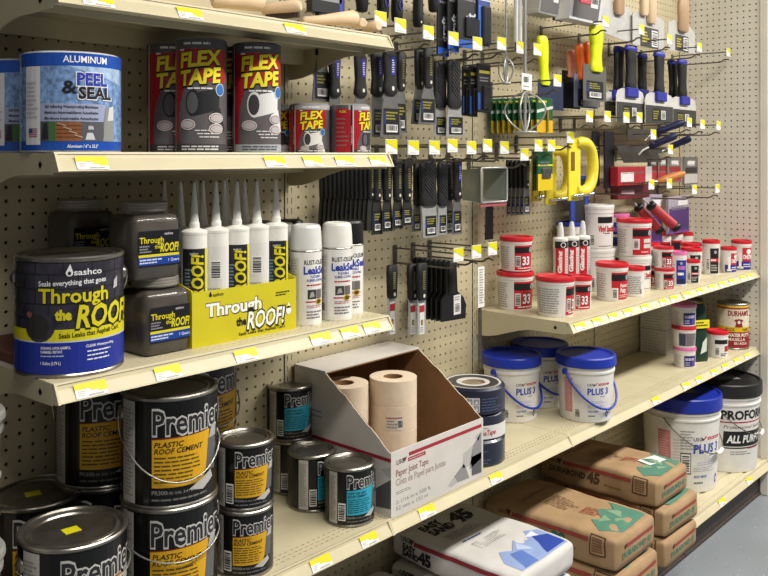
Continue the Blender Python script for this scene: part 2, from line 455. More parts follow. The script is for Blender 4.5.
shelf('gondola_shelf', 'almond shelf under the cream and red putty can at the end panel', XU[3], XU[4] - .008, Z4, (686, 699, 714, 725, 737, 747), seed=61)
shelf('gondola_shelf', 'near half of the almond shelf crowded with red-lidded tubs', XU[2], XU[3], ZR, (580, 597, 613, 628, 645, 663, 674), seed=71)
shelf('gondola_shelf', 'far half of the almond shelf crowded with red-lidded tubs', XU[3], XU[4] - .008, ZR, (687, 700, 712, 722, 732, 743, 750), seed=81)
shelf('gondola_shelf', 'almond base deck under the white joint compound bags', XU[1], XU[2], Z5, (), front=1.205, ribbed=True, depth=False, seed=91)
shelf('gondola_shelf', 'almond base deck under the brown compound bags', XU[2], XU[3], Z5, (), front=1.205, ribbed=True, depth=False, seed=92)
shelf('gondola_shelf', 'ribbed almond base deck under the two large pails', XU[3], XU[4] - .008, Z5, (722, 749), front=1.205, ribbed=True, depth=False, seed=93)
for i in range(1, 4):
    mb = MB(); x0, x1 = XU[i], XU[i + 1]
    mb.box(x0 + .002, x1 - .002, 1.235, 1.245, 0, Z5 - .032, BKPLATE, .002); mb.box(x0 + .002, x1 - .002, 1.229, 1.237, 0, .014, BKPLATE, .002)
    o = struct(mb.obj('baseboard_front'))

# ------------------------------------------------------------------ tins
BLK = mat('label_black', '#0c0c0d', 0.3, var=0.05)
BLK_G = mat('label_black_gloss', '#101012', 0.22, var=0.05, coat=.3)
def tin_body(t, R, h, wall, lidm=TIN, plate=TIN):
    mb = MB()
    mb.lathe([(0, .002), (R - .004, .002), (R - .002, 0), (R + .0012, .0012), (R + .0012, .004), (R, .006)], plate)
    mb.lathe([(R, .006), (R, h - .008)], wall)
    mb.lathe([(R, h - .008), (R + .0018, h - .006), (R + .0022, h - .002), (R + .0005, h), (R - .004, h), (R - .006, h - .003)], plate)
    mb.obj('body', t)
    mb = MB()
    k = R / .084
    mb.lathe([(R - .006, h - .003), (R - .006 - .004 * k, h - .006), (R - .012 * k, h - .0035), (R - .016 * k, h - .0015), (R - .019 * k, h - .0035), (R - .021 * k, h - .006), (0, h - .006)], lidm)
    return mb.obj('lid', t)
def bail(t, R, h, drop, front=-1, wire=.0016, ear=True, zear=None, m=WIRE, tilt=0.0, sx=None):
    ze = zear if zear is not None else h * .80
    if ear:
        for s in (-1, 1):
            mb = MB(); n = 16; vs = []; prof = [(.0125, .0), (.012, .003), (.0085, .005), (.005, .0078), (0, .0085)]
            for r, d in prof[:-1]: vs += [(s * (R + d - .001), r * math.cos(2 * PI * i / n), ze + r * math.sin(2 * PI * i / n)) for i in range(n)]
            fs = [(j * n + i, j * n + (i + 1) % n, (j + 1) * n + (i + 1) % n, (j + 1) * n + i) for j in range(3) for i in range(n)] + [[3 * n + i for i in range(n)]]
            mb.add(vs, fs, TIN, True); mb.obj('handle_ear', t)
    pts = []; n = 28; rr = R + .006
    for i in range(n + 1):
        a = PI * i / n; x = -rr * math.cos(a)
        q = math.sin(a) ** .75
        y = front * (math.sqrt(max(0, (R + .004) ** 2 - min(abs(x), R + .004) ** 2)) + .002 if abs(x) < R else 0.0)
        pts.append((x, y - (0.004 if front < 0 else -.004) * q, ze - drop * q))
    mb = MB(); mb.tube(pts, wire, m, 6); mb.obj('bail_handle', t)
def premier_label(t, R, h, k, colr, side='yellow'):
    mb = MB(); mp = cylmap(R); T = h - .016; z0 = .007
    def r(a, b, c, d, m, l=1): rect(mb, mp, a * k, b * k, z0 + c * k, z0 + d * k, m, l)
    H = (T) / k
    rect(mb, mp, -PI * R, PI * R, z0, z0 + T, BLK, 1)
    grey = ink('#b9b6af'); lg = ink('#c9c6c0')
    r(-.118, -.083, 0, H, grey, 2); lines(mb, mp, -.116 * k, -.086 * k, z0 + .01 * k, z0 + (H - .012) * k, 24, ink('#8a8781'), 3)
    r(.11, .20, 0, H, ink('#3a3836'), 2); lines(mb, mp, .114 * k, .196 * k, z0 + .01 * k, z0 + (H - .01) * k, 26, ink('#777571'), 3)
    text(mb, mp, 'Premier', -.050 * k, z0 + .1195 * k, .0430 * k, ink('#c4c2be'), 2, w=.146 * k, bold=.055)
    text(mb, mp, 'Premier', -.0485 * k, z0 + .1210 * k, .0400 * k, ink('#26262a'), 3, w=.143 * k, bold=.015)
    c = ink(colr)
    put(mb, mp, [[((-.050) * k, z0 + .030 * k), (.040 * k, z0 + .030 * k), (.048 * k, z0 + .05 * k), (.058 * k, z0 + .116 * k), (-.050 * k, z0 + .112 * k)]], c, 2)
    put(mb, mp, [[((-.051) * k, z0 + .1135 * k), (.052 * k, z0 + .1185 * k), (.052 * k, z0 + .1170 * k), (-.051 * k, z0 + .1115 * k)]], ink('#7a2a16') if side == 'yellow' else ink('#0e3b44'), 3)
    dk = ink('#17130c')
    if side == 'yellow':
        text(mb, mp, 'PLASTIC', -.046 * k, z0 + .0985 * k, .0086 * k, dk, 3, w=.050 * k, bold=.045, shear=.2, slope=.02)
        text(mb, mp, 'ROOF CEMENT', -.046 * k, z0 + .0875 * k, .0086 * k, dk, 3, w=.086 * k, bold=.045, shear=.2, slope=.02)
    else:
        text(mb, mp, 'WET OR DRY', -.046 * k, z0 + .0985 * k, .0070 * k, dk, 3, w=.066 * k, bold=.03, shear=.2)
        text(mb, mp, 'ROOF CEMENT', -.046 * k, z0 + .0885 * k, .0070 * k, dk, 3, w=.068 * k, bold=.03, shear=.2)
    lines(mb, mp, -.046 * k, .040 * k, z0 + .036 * k, z0 + .084 * k, 7, ink('#5a4a16') if side == 'yellow' else ink('#0d4f5c'), 3, fill=.38, ragged=.25)
    # bucket and trowel picture
    poly(mb, mp, [(.048 * k, z0 + .045 * k), (.074 * k, z0 + .043 * k), (.078 * k, z0 + .10 * k), (.054 * k, z0 + .10 * k)], ink('#5d5e62'), 3)
    poly(mb, mp, [(.055 * k, z0 + .10 * k), (.078 * k, z0 + .10 * k), (.080 * k, z0 + .117 * k), (.064 * k, z0 + .122 * k)], ink('#a9aaac'), 4)
    poly(mb, mp, [(.012 * k, z0 + .022 * k), (.040 * k, z0 + .016 * k), (.066 * k, z0 + .03 * k), (.060 * k, z0 + .044 * k), (.030 * k, z0 + .032 * k)], ink('#b6b4b0'), 4)
    text(mb, mp, 'PR300', -.050 * k, z0 + .0185 * k, .007 * k, ink('#8e8c88'), 3, bold=.03)
    text(mb, mp, '0.90 GAL 3.41 L', -.026 * k, z0 + .0185 * k, .0048 * k, ink('#8e8c88'), 3)
    lines(mb, mp, -.050 * k, .05 * k, z0 + .006 * k, z0 + .013 * k, 1, ink('#6d6b68'), 3, ragged=0)
    if k < .9: barcode(mb, mp, -.079 * k, -.054 * k, z0 + .012 * k, z0 + .070 * k, 3, True)
    mb.obj('label', t)
def premier_gallon(label, loc, d=12, group=None, drop=.085, dot=False, front=-1, turn=None):
    R, h = .0835, .190
    t = thing('roof_cement_can', label, 'paint can', loc, face_cam(loc[0], loc[1], d) if turn is None else turn, group)
    lid = tin_body(t, R, h, BLK); premier_label(t, R, h, 1.0, '#d9a516')
    bail(t, R, h, drop, front)
    if dot:
        mb = MB(); mb.box(-.016, .010, -.011, .011, h - .0058, h - .0052, ink('#d9d21a')); mb.obj('lid_sticker', lid)
    return t
def premier_quart(label, loc, d, colr, side, group):
    R, h = .0535, .125
    t = thing('roof_cement_can', label, 'paint can', loc, face_cam(loc[0], loc[1], d), group)
    tin_body(t, R, h, BLK); premier_label(t, R, h, .64, colr, side); return t
GC = 'black gallon cans of roof cement'
# stack in front: upper and lower gallon
up = (.886, 1.320, Z4 + .190)
premier_gallon('black gallon can with yellow label and wire bail hanging across its front, topmost in front', up, 14, GC, .105)
premier_gallon('black gallon roof cement can directly under the front can with the hanging bail', (up[0], up[1], Z4), 12, GC, .05)
# stack behind on the left
b1 = (.851, 1.4865, Z4)
premier_gallon('black gallon roof cement can half hidden behind the front stack, upper one', (b1[0], b1[1], Z4 + .190), 6, GC, .10, front=1)
premier_gallon('black gallon roof cement can at the bottom of the half hidden stack', b1, 6, GC, .08, front=1)
# single cans at the lower left
lidc = on_z(73, 526, Z4 + .190)
premier_gallon('black gallon roof cement can with yellow dot on lid at lower left corner', (lidc[0], lidc[1], Z4), 22, GC, .03, dot=True)
l2 = on_z(36, 492, Z4 + .188)
premier_gallon('dim black gallon roof cement can with yellow dot on lid behind the corner can', (l2[0], l2[1] + .005, Z4), 10, GC, .05, dot=True, front=1)
# far gallon behind the quarts
b2 = (1.058, 1.484, Z4)
premier_gallon('black gallon roof cement can showing behind the quart can stack, upper one', (b2[0], b2[1], Z4 + .190), 38, GC, .09)
premier_gallon('black gallon roof cement can lowest behind the quart can stack', b2, -8, GC, .05)
QY, QB = '#d5a216', '#2fa3bd'
q1 = spot(245, 512, Z4 + .125, .0535)
premier_quart('small black can with yellow label, upper of the two stacked quart cans', q1, 14, QY, 'yellow', 'quart cans of roof cement')
premier_quart('small black can with yellow label, lower of the two stacked quart cans', (q1[0] - .002, q1[1] - .002, Z4), 10, QY, 'yellow', 'quart cans of roof cement')
c0 = spot(349.5, 528, Z4, .0535)
premier_quart('small black can with teal label beside the joint tape carton, nearest the shelf lip', c0, 28, QB, 'teal', 'quart cans with teal label')
c1 = spot(312, 513, Z4, .0535); 
premier_quart('small black can with teal label turned mostly away, second from shelf lip', c1, 48, QB, 'teal', 'quart cans with teal label')
c2 = (c1[0] + .032, c1[1] + .108, Z4)
premier_quart('small black can with teal label, lower can of the stacked pair at the back', c2, 30, QB, 'teal', 'quart cans with teal label')
premier_quart('small black can with teal label on top of another at the back', (c2[0] - .004, c2[1], Z4 + .125), 22, QB, 'teal', 'quart cans with teal label')

# the gallon of clear roof sealant
ROOFY = '#d6ca1c'
def roof_gallon():
    R, h = .0845, .188; loc = spot(70, 378, Z3, R)
    t = thing('roof_sealant_can', 'large gallon can reading Through the ROOF! in yellow on dark label', 'paint can', loc, face_cam(loc[0], loc[1], 8))
    tin_body(t, R, h, BLK); mb = MB(); mp = cylmap(R); z0 = .007; T = h - .016
    shingle = mat('label_shingles', '#34323c', 0.3, var=0.22, scale=45, coat=.3)
    rect(mb, mp, -PI * R, PI * R, z0, z0 + T, shingle, 1)
    for i in range(4):                                     # shingle courses in the picture
        zz = z0 + .085 + i * .023
        rect(mb, mp, -PI * R, PI * R, zz, zz + .0018, ink('#1d1b22'), 2)
        for j in range(12):
            s = -PI * R + (j + (.5 if i % 2 else 0)) * 2 * PI * R / 12; rect(mb, mp, s, s + .0016, zz, zz + .023, ink('#201e26'), 2)
    rect(mb, mp, -PI * R, PI * R, z0, z0 + .0485, ink('#1d2f93'), 2)
    rect(mb, mp, -PI * R, PI * R, z0 + .0485, z0 + .0505, ink('#b9c3e0'), 3)
    rect(mb, mp, -PI * R, PI * R, z0 + .0505, z0 + .0690, ink(ROOFY), 3)
    disc(mb, mp, -.059, z0 + .074, .0255, .0245, shingle, 4); disc(mb, mp, -.062, z0 + .074, .019, .019, ink('#2a2828'), 5)
    disc(mb, mp, -.076, z0 + .092, .005, .005, ink('#8a4a44'), 6)
    wt = ink('#e9e8ea'); ye = ink(ROOFY)
    text(mb, mp, 'sashco', -.006, z0 + .153, .0095, wt, 3, w=.044, bold=.03)
    disc(mb, mp, -.0125, z0 + .157, .0055, .0055, wt, 3); poly(mb, mp, [(-.0175, z0 + .159), (-.0075, z0 + .159), (-.0115, z0 + .171)], wt, 3)
    disc(mb, mp, -.0125, z0 + .1565, .0025, .003, ink('#201e26'), 4)
    text(mb, mp, 'Seals everything that goes', -.060, z0 + .1365, .0080, wt, 3, w=.106, bold=.035, slope=.03)
    text(mb, mp, 'Through', -.0605, z0 + .1095, .0235, ink('#1b1a12'), 3, w=.112, bold=.042)
    text(mb, mp, 'Through', -.060, z0 + .1108, .0220, ye, 4, w=.110, bold=.022)
    text(mb, mp, 'the', -.034, z0 + .0845, .0150, ye, 4, w=.025, bold=.06)
    text(mb, mp, 'ROOF!', -.0050, z0 + .0695, .0365, ink('#1b1a12'), 5, w=.112, bold=.055, shear=.2)
    text(mb, mp, 'ROOF!', -.0035, z0 + .0710, .0345, ye, 6, w=.108, bold=.03, shear=.2)
    text(mb, mp, 'Seals Leaks that Asphalt Can\'t', -.028, z0 + .0555, .0075, ink('#15150f'), 4, w=.104, bold=.025, slope=.035)
    text(mb, mp, 'WARNING: VAPOR HARMFUL.', -.0565, z0 + .0385, .0042, wt, 3, w=.046, bold=.02)
    text(mb, mp, 'FLAMMABLE. IRRITANT.', -.0565, z0 + .0325, .0042, wt, 3, w=.034, bold=.02)
    lines(mb, mp, -.0565, -.018, z0 + .026, z0 + .030, 1, ink('#a9b4d8'), 3, ragged=.1)
    text(mb, mp, '1 Gallon (3.79 L)', -.0565, z0 + .0145, .0050, wt, 3, w=.031, bold=.02)
    text(mb, mp, 'CLEAR Waterproofing', .012, z0 + .0385, .0042, wt, 3, w=.05, bold=.02)
    for i in range(3): lines(mb, mp, .014, .060, z0 + .030 - i * .0065, z0 + .034 - i * .0065, 1, wt, 3, ragged=.3)
    poly(mb, mp, [(.062, z0 + .125), (.072, z0 + .128), (.0725, z0 + .1455), (.064, z0 + .139)], ink('#b9b9be'), 4)
    mb.obj('label', t)
    # folded-back bail and ears
    bail(t, R, h, .06, 1)
    for o in t.children:
        if o.name.startswith(('handle_ear', 'bail_handle')): o.rotation_euler = (0, 0, math.radians(-6))
    return t
roof_gallon()

# ------------------------------------------------------------------ eye-level shelf: rolls of flashing and tape
def peel_roll(label, loc, d):
    R, h = .0785, .159
    t = thing('flashing_roll', label, 'tape roll', loc, face_cam(loc[0], loc[1], d), 'rolls of aluminum flashing')
    mb = MB(); film = mat('shrink_film', '#c9ccd2', 0.2, var=.05, coat=.4)
    mb.lathe([(.034, .003), (R - .002, .0), (R, .003), (R, h - .004), (R - .004, h), (.040, h), (.038, h - .004), (.038, .01), (.034, .003)], film); mb.obj('roll', t)
    mb = MB(); mb.lathe([(.0385, .004), (.0385, h - .002), (.035, h - .002), (.035, .004)], CARDB); mb.obj('core', t)
    mb = MB(); mp = cylmap(R); wet = mat('label_wet_blue', '#7d9fd0', 0.25, var=.28, scale=120, coat=.4)
    bl = mat('label_blue', '#1c4fae', 0.25, var=.05, coat=.4); wt = ink('#f0f0f2')
    rect(mb, mp, -PI * R, PI * R, .003, h - .004, wet, 1)
    rect(mb, mp, -PI * R, PI * R, h - .0235, h - .003, bl, 2); rect(mb, mp, -PI * R, PI * R, .003, .0175, bl, 2)
    put(mb, mp, [[(-.015, h - .0235), (.09, h - .0235), (.09, h - .050), (.02, h - .033)]], mat('label_pale_blue', '#a9c4e4', .25, var=.15, scale=90), 2)
    rect(mb, mp, -.085, -.0545, .012, h - .0245, ink('#d8d8da'), 3)
    lines(mb, mp, -.082, -.058, .052, .112, 9, ink('#b4b2b6'), 4)
    for i in range(5): rect(mb, mp, -.077, -.060, .024 + i * .003, .0255 + i * .003, ink('#a8404a'), 4)
    rect(mb, mp, -.077, -.069, .030, .0375, ink('#3b4a8c'), 5)
    text(mb, mp, 'ALUMINUM', -.019, h - .0180, .0105, wt, 3, w=.070, bold=.018)
    text(mb, mp, 'PEEL', .000, h - .0540, .0205, wt, 3, w=.0535, bold=.06); text(mb, mp, 'PEEL', .0015, h - .0530, .0190, ink('#2b3aa8'), 4, w=.050, bold=.035)
    text(mb, mp, '&', -.0205, h - .0660, .0200, ink('#1b1b22'), 4, w=.023, bold=.018)
    text(mb, mp, 'SEAL', .002, h - .0750, .0195, wt, 4, w=.0595, bold=.06); text(mb, mp, 'SEAL', .0035, h - .0740, .0180, ink('#1b1b22'), 5, w=.056, bold=.035)
    rect(mb, mp, -.0545, .050, .0485, .0765, ink('#9aa2bf'), 2)
    for i, w_ in enumerate(('Self Adhering Waterproofing Membrane', 'Membrana Impermeabilizante Autoadhesiva', 'Membrane Impermeable Autoadhesive')):
        text(mb, mp, w_, -.047, .0695 - i * .0092, .0046, ink('#20222e'), 3, w=.082, bold=.03)
    rect(mb, mp, -.0545, -.040, .0178, .0480, ink('#4a4a4c'), 3); rect(mb, mp, -.040, -.030, .0178, .0480, ink('#3f6b35'), 3)
    poly(mb, mp, [(-.052, .02), (-.041, .021), (-.043, .047), (-.049, .044)], ink('#22242a'), 4)
    rect(mb, mp, -.030, .008, .0178, .0480, ink('#8a5836'), 3)
    for i in range(4):
        rect(mb, mp, -.030, .008, .0235 + i * .006, .0245 + i * .006, ink('#5c3820'), 4); poly(mb, mp, [(-.026 + i * .008, .045 - i * .006), (-.014 + i * .008, .041 - i * .006), (-.014 + i * .008, .0422 - i * .006), (-.026 + i * .008, .0462 - i * .006)], ink('#c9b6a4'), 5)
    rect(mb, mp, .008, .044, .0178, .0480, ink('#56565c'), 3); poly(mb, mp, [(.014, .020), (.030, .020), (.026, .031), (.017, .031)], ink('#c9cacc'), 4)
    poly(mb, mp, [(.018, .036), (.028, .036), (.026, .042), (.019, .042)], ink('#b5b6b8'), 4)
    poly(mb, mp, [(.044, .0178), (.068, .0178), (.068, .065), (.050, .072), (.046, .05)], ink('#8c8f8c'), 4)
    poly(mb, mp, [(.052, .05), (.066, .052), (.066, .075), (.056, .072)], ink('#d0d2d0'), 5)
    text(mb, mp, 'Aluminum / 6" x 33.5\'', -.013, .0075, .0050, wt, 3, w=.048, bold=.03, shear=.2)
    mb.obj('label', t)
    return t
peel_roll('wide aluminum peel and seal roll with blue label, nearest the shelf end', (.706, 1.334, Z2), 5)
peel_roll('second blue-labelled peel and seal roll mostly hidden behind the first', (.712, 1.4930, Z2), 10)

def flex_roll(label, loc, d, tall=True, tape='#26262a', group=None):
    R, h = (.047, .214) if tall else (.0435, .106)
    t = thing('rubber_tape_roll', label, 'tape roll', loc, face_cam(loc[0], loc[1], d), group)
    sil = mat('silver_wrap', '#9b9a9c', 0.28, .2, var=.08, scale=20, coat=.3)
    mb = MB(); mb.lathe([(.02, .002), (R - .0015, 0), (R, .002), (R, h - .003), (R - .003, h), (.022, h), (.022, .002)], sil); mb.obj('roll', t)
    mb = MB(); mb.lathe([(.0225, .002), (.0225, h - .001), (.0195, h - .001), (.0195, .002)], BLK); mb.obj('core', t)
    mb = MB(); mp = cylmap(R); red = mat('label_red', '#b01e2c', 0.28, var=.06, coat=.4); gry = mat('label_grey', '#625e61', 0.28, var=.08, coat=.4)
    rect(mb, mp, -PI * R, PI * R, .002, h - .003, gry, 1)
    k = 1.0 if tall else .62
    zt = h - .0035
    rect(mb, mp, -.080 * k, .085 * k, zt - .016 * k, zt, ink('#a9a8aa') if not tall else ink('#5a585a'), 2)
    lines(mb, mp, -.035 * k, .04 * k, zt - .012 * k, zt - .004 * k, 1, ink('#e6e4e4'), 3)
    put(mb, mp, [[(-.062 * k, zt - .018 * k), (.052 * k, zt - .018 * k), (.052 * k, zt - .075 * k), (.040 * k, zt - .085 * k), (0, zt - .075 * k), (-.034 * k, zt - .09 * k), (-.047 * k, zt - .125 * k), (-.050 * k, zt - .16 * k), (-.062 * k, zt - .16 * k)]], red, 2)
    poly(mb, mp, [(-.062 * k, .002), (-.050 * k, .002), (-.050 * k, zt - .15 * k), (-.062 * k, zt - .15 * k)], red, 2)
    rect(mb, mp, -.066 * k, -.062 * k, .002, zt, ink('#c8c8ca'), 3); rect(mb, mp, -.0725 * k, -.066 * k, .002, zt, ink('#1c1b1d'), 3)
    text(mb, mp, 'STRONG ON CONTACT', -.0672 * k, .03 * k, .004 * k, ink('#d0d0d0'), 4, vert=True, bold=.02)
    rect(mb, mp, -.13 * k, -.0725 * k, .002, zt - .012 * k, red, 2); lines(mb, mp, -.125 * k, -.078 * k, .02 * k, zt - .04 * k, 9 if tall else 7, ink('#8d6a68'), 3, fill=.35)
    text(mb, mp, 'FLEX', -.100 * k, zt - .026 * k, .008 * k, ink('#e6d83a'), 3, al='c', bold=.05)
    ye = ink('#ead92a'); bk = ink('#15120a')
    for i, w_ in enumerate(('FLEX', 'TAPE')):
        s0, tt = (-.0425 * k, zt - (.053 + i * .033) * k)
        text(mb, mp, w_, s0 - .0012 * k, tt - .002 * k, .0285 * k, bk, 3, w=.0845 * k, bold=.075, shear=.08, slope=.10)
        text(mb, mp, w_, s0, tt, .0265 * k, ye, 4, w=.081 * k, bold=.04, shear=.08, slope=.10)
    rect(mb, mp, -.044 * k, -.034 * k, zt - .0215 * k, zt - .018 * k, ink('#e8dede'), 3)
    # picture of the tape roll, badge and ovals
    tp = ink(tape); c_y = zt - .118 * k
    poly(mb, mp, [(-.012 * k, c_y - .024 * k), (.034 * k, c_y - .012 * k), (.036 * k, c_y + .028 * k), (-.006 * k, c_y + .020 * k)], tp, 3)
    disc(mb, mp, -.016 * k, c_y, .014 * k, .025 * k, tp, 4); disc(mb, mp, -.017 * k, c_y, .0105 * k, .020 * k, ink('#3c3a3c') if tape != '#26262a' else ink('#59575a'), 5)
    poly(mb, mp, [(.016 * k, c_y - .020 * k), (.036 * k, c_y - .055 * k), (.050 * k, c_y - .05 * k), (.036 * k, c_y - .008 * k)], tp, 4)
    disc(mb, mp, .036 * k, zt - .093 * k, .010 * k, .012 * k, ink('#d8dce2'), 5); disc(mb, mp, .036 * k, zt - .093 * k, .0085 * k, .0105 * k, ink('#2a6fb4'), 6)
    lines(mb, mp, -.026 * k, .036 * k, zt - .094 * k, zt - .0885 * k, 1, ink('#e9e9ea'), 5, ragged=.5)
    for a, b in ((-.026, .158), (.028, .146), (.028, .166)):
        if not tall and a < 0: b = .150
        disc(mb, mp, a * k, zt - b * k, .015 * k, .010 * k, ink('#dcdadb'), 5); disc(mb, mp, a * k, zt - b * k, .0132 * k, .0082 * k, ink('#8c3840'), 6); disc(mb, mp, a * k, zt - b * k, .012 * k, .007 * k, ink('#b8b3b5'), 7)
    if tall:
        for i in range(3): lines(mb, mp, (-.012 + i * .004), .036, zt - .171 - i * .006, zt - .167 - i * .006, 1, ink('#e4e2e2'), 4, ragged=.2)
        rect(mb, mp, -.060, .080, .002, .0165, ink('#3f3d40') if tape == '#26262a' else ink('#a6abb2'), 3)
        lines(mb, mp, -.040, .040, .004, .0145, 2, ink('#d9d9da') if tape == '#26262a' else ink('#4a4d58'), 4, ragged=.1)
    else:
        rect(mb, mp, -.04, .04, .002, .008, ink('#3f3d40'), 3); lines(mb, mp, -.03, .03, .003, .007, 1, ink('#d9d9da'), 4)
    mb.obj('label', t)
    return t
GF = 'red and silver rubber tape rolls'
flex_roll('tall red tape roll picturing black tape, front middle of the tall rolls', (.980, 1.354, Z2), 0, group=GF)
flex_roll('tall red tape roll half hidden behind the front middle one', (.979, 1.4515, Z2), 16, group=GF)
flex_roll('tall red tape roll picturing white tape, rightmost tall roll', (1.092, 1.327, Z2), 14, tape='#dededd', group=GF)
flex_roll('tall tape roll almost hidden behind the rightmost tall roll', (1.088, 1.4245, Z2), 5, group=GF)
flex_roll('short red tape roll picturing white tape', (1.276, 1.372, Z2), 8, False, '#dededd', GF)
flex_roll('short red tape roll turned so its black seam shows, at the shelf end', (1.347, 1.320, Z2), 62, False, '#26262a', GF)
flex_roll('short red tape roll peeking out behind the other short one', (1.262, 1.463, Z2), 0, False, '#26262a', GF)

# ------------------------------------------------------------------ sealant jars, cartridges and tray
SEAL = mat('sealant_taupe', '#5a524a', 0.3, var=.12, scale=25)
JARP = mat('clear_jar', '#e8e4de', 0.04, var=0.0, trans=.96, ior=1.42)
JLID = mat('jar_lid_silver', '#a39d94', 0.35, .5, var=.08)
def jar(label, loc, rz=0.0):
    a, h = .0475, .112; t = thing('sealant_jar', label, 'jar', loc, rz, 'clear square jars of roof sealant')
    def secs(g, z0, z1): return [(0, 0, z0, a - g - .004, a - g - .004), (0, 0, z0 + .004, a - g, a - g), (0, 0, h * .42, a - g, a - g), (0, 0, z1 - .012, a - g, a - g), (0, 0, z1 - .003, a - g - .004, a - g - .004), (0, 0, z1, a - g - .012, a - g - .012)]
    mb = MB(); mb.loft(secs(0, 0, h), JARP, 40, 7); mb.lathe([(.036, h - .001), (.036, h + .010)], JARP, 32); mb.obj('jar_body', t)
    mb = MB(); mb.loft(secs(.0022, .002, h - .002), SEAL, 40, 7); mb.obj('sealant_fill', t)
    mb = MB(); mb.lathe([(.030, h + .004), (.0405, h + .004), (.0425, h + .006), (.0425, h + .009), (.0415, h + .010), (.0425, h + .011), (.0425, h + .014), (.0415, h + .015), (.0425, h + .016), (.0425, h + .019), (.040, h + .021), (0, h + .021)], JLID, 40); mb.obj('lid', t)
    mb = MB(); mp = planemap((0, -a - .0003, .022), (1, 0, 0), (0, 0, 1)); w = .044
    rect(mb, mp, -w * .9, w * .95, 0, .062, ink('#1c1b20', .3), 1); rect(mb, mp, -w * .9, w * .95, .003, .017, ink('#1c3f93', .3), 2); rect(mb, mp, -w * .9, w * .95, .017, .0215, ink(ROOFY, .3), 2)
    lines(mb, mp, -w * .86, .01, .005, .015, 2, ink('#c9d2ea'), 3); text(mb, mp, '1 Quart', w * .94, .0075, .005, ink('#d8def0'), 3, al='r')
    text(mb, mp, 'sashco', .012, .054, .0045, ink('#c9c8cc'), 2, bold=.02)
    text(mb, mp, 'Through', -w * .86, .041, .0105, ink(ROOFY), 2, w=.048, bold=.04); text(mb, mp, 'the', -.008, .031, .0065, ink(ROOFY), 2, bold=.05)
    text(mb, mp, 'ROOF!', .003, .0250, .0145, ink(ROOFY), 2, w=.038, bold=.035, shear=.2)
    lines(mb, mp, -w * .86, -.012, .024, .038, 3, ink('#8d8c92'), 2)
    mb.obj('label', t)
    return t
jy = 1.290 + .0475
jar('clear square sealant jar standing on the shelf next to the yellow tray', (.866, jy, Z3))
jar('clear square sealant jar stacked on top beside the cartridges', (.846, jy + .004, Z3 + .133))
jar('dim clear sealant jar at the back, upper of the rear pair', (.792, 1.497, Z3 + .133))
jar('dim clear sealant jar at the back under another, behind the gallon can', (.796, 1.497, Z3))

def cartridge(label, loc, rz, kind='roof', group=None):
    R, h = .0238, .205; t = thing('caulk_cartridge', label, 'caulk tube', loc, rz, group)
    mb = MB(); mb.lathe([(R - .003, .004), (R - .001, 0), (R, .004), (R, h - .006), (R + .0006, h - .004), (R + .0006, h), (R - .003, h + .003), (.010, h + .006), (.0085, h + .008)], WHITEP, 28); mb.obj('tube', t)
    mb = MB(); mb.lathe([(.0098, h + .006), (.0098, h + .014), (.0085, h + .018), (.0026, h + .088), (.0012, h + .091), (0, h + .091)] if kind == 'roof' else [(.0108, h + .005), (.0108, h + .012), (.0100, h + .030), (.0062, h + .050), (.004, h + .052), (0, h + .052)], WHITEP if kind == 'roof' else CLEARP, 18); mb.obj('nozzle', t)
    mb = MB(); mp = cylmap(R)
    if kind == 'roof':
        rect(mb, mp, -.026, .026, .008, h - .030, ink('#211f24'), 1); rect(mb, mp, .019, .026, .008, h - .030, ink(ROOFY), 2)
        text(mb, mp, 'Through', -.014, .012, .008, ink(ROOFY), 2, vert=True, bold=.04)
        text(mb, mp, 'ROOF!', .015, .084, .0225, ink('#0d0c08'), 2, w=.082, bold=.05, shear=.15, vert=True); text(mb, mp, 'ROOF!', .0145, .085, .0215, ink(ROOFY), 3, w=.080, bold=.035, shear=.15, vert=True)
        text(mb, mp, 'sashco', -.010, h - .040, .0040, ink('#d4d2d2'), 2); lines(mb, mp, -.02, -.008, .09, .14, 8, ink('#6b8aa0'), 2)
        rect(mb, mp, .050, .100, .008, h - .030, ink('#d9d6d2'), 1); lines(mb, mp, .052, .098, .012, .100, 14, ink('#a19e9a'), 2); barcode(mb, mp, .066, .086, .115, .150, 2, True)
    else:
        rect(mb, mp, -.022, .010, .010, h - .030, ink('#c21f2c'), 1); rect(mb, mp, -.024, .024, h - .030, h - .008, ink('#1a1718'), 2)
        disc(mb, mp, .004, h - .019, .009, .009, ink('#d9d4d4'), 3); disc(mb, mp, .004, h - .019, .006, .006, ink('#1a1718'), 4)
        text(mb, mp, 'Glazing', -.001, .095, .0125, ink('#efe9e6'), 2, w=.072, bold=.06, vert=True); text(mb, mp, 'Putty', -.001, .050, .010, ink('#efe9e6'), 2, bold=.05, vert=True)
        rect(mb, mp, .012, .075, .010, h - .032, ink('#c9c3c2'), 1); lines(mb, mp, .014, .073, .014, h - .04, 18, ink('#a8a1a2'), 2)
        rect(mb, mp, -.075, -.024, .010, h - .032, ink('#cfcac8'), 1); lines(mb, mp, -.073, -.026, .014, h - .04, 18, ink('#aaa4a5'), 2)
    mb.obj('label', t)
    return t
TX0, TX1, TY0 = .913, 1.163, 1.290      # yellow tray
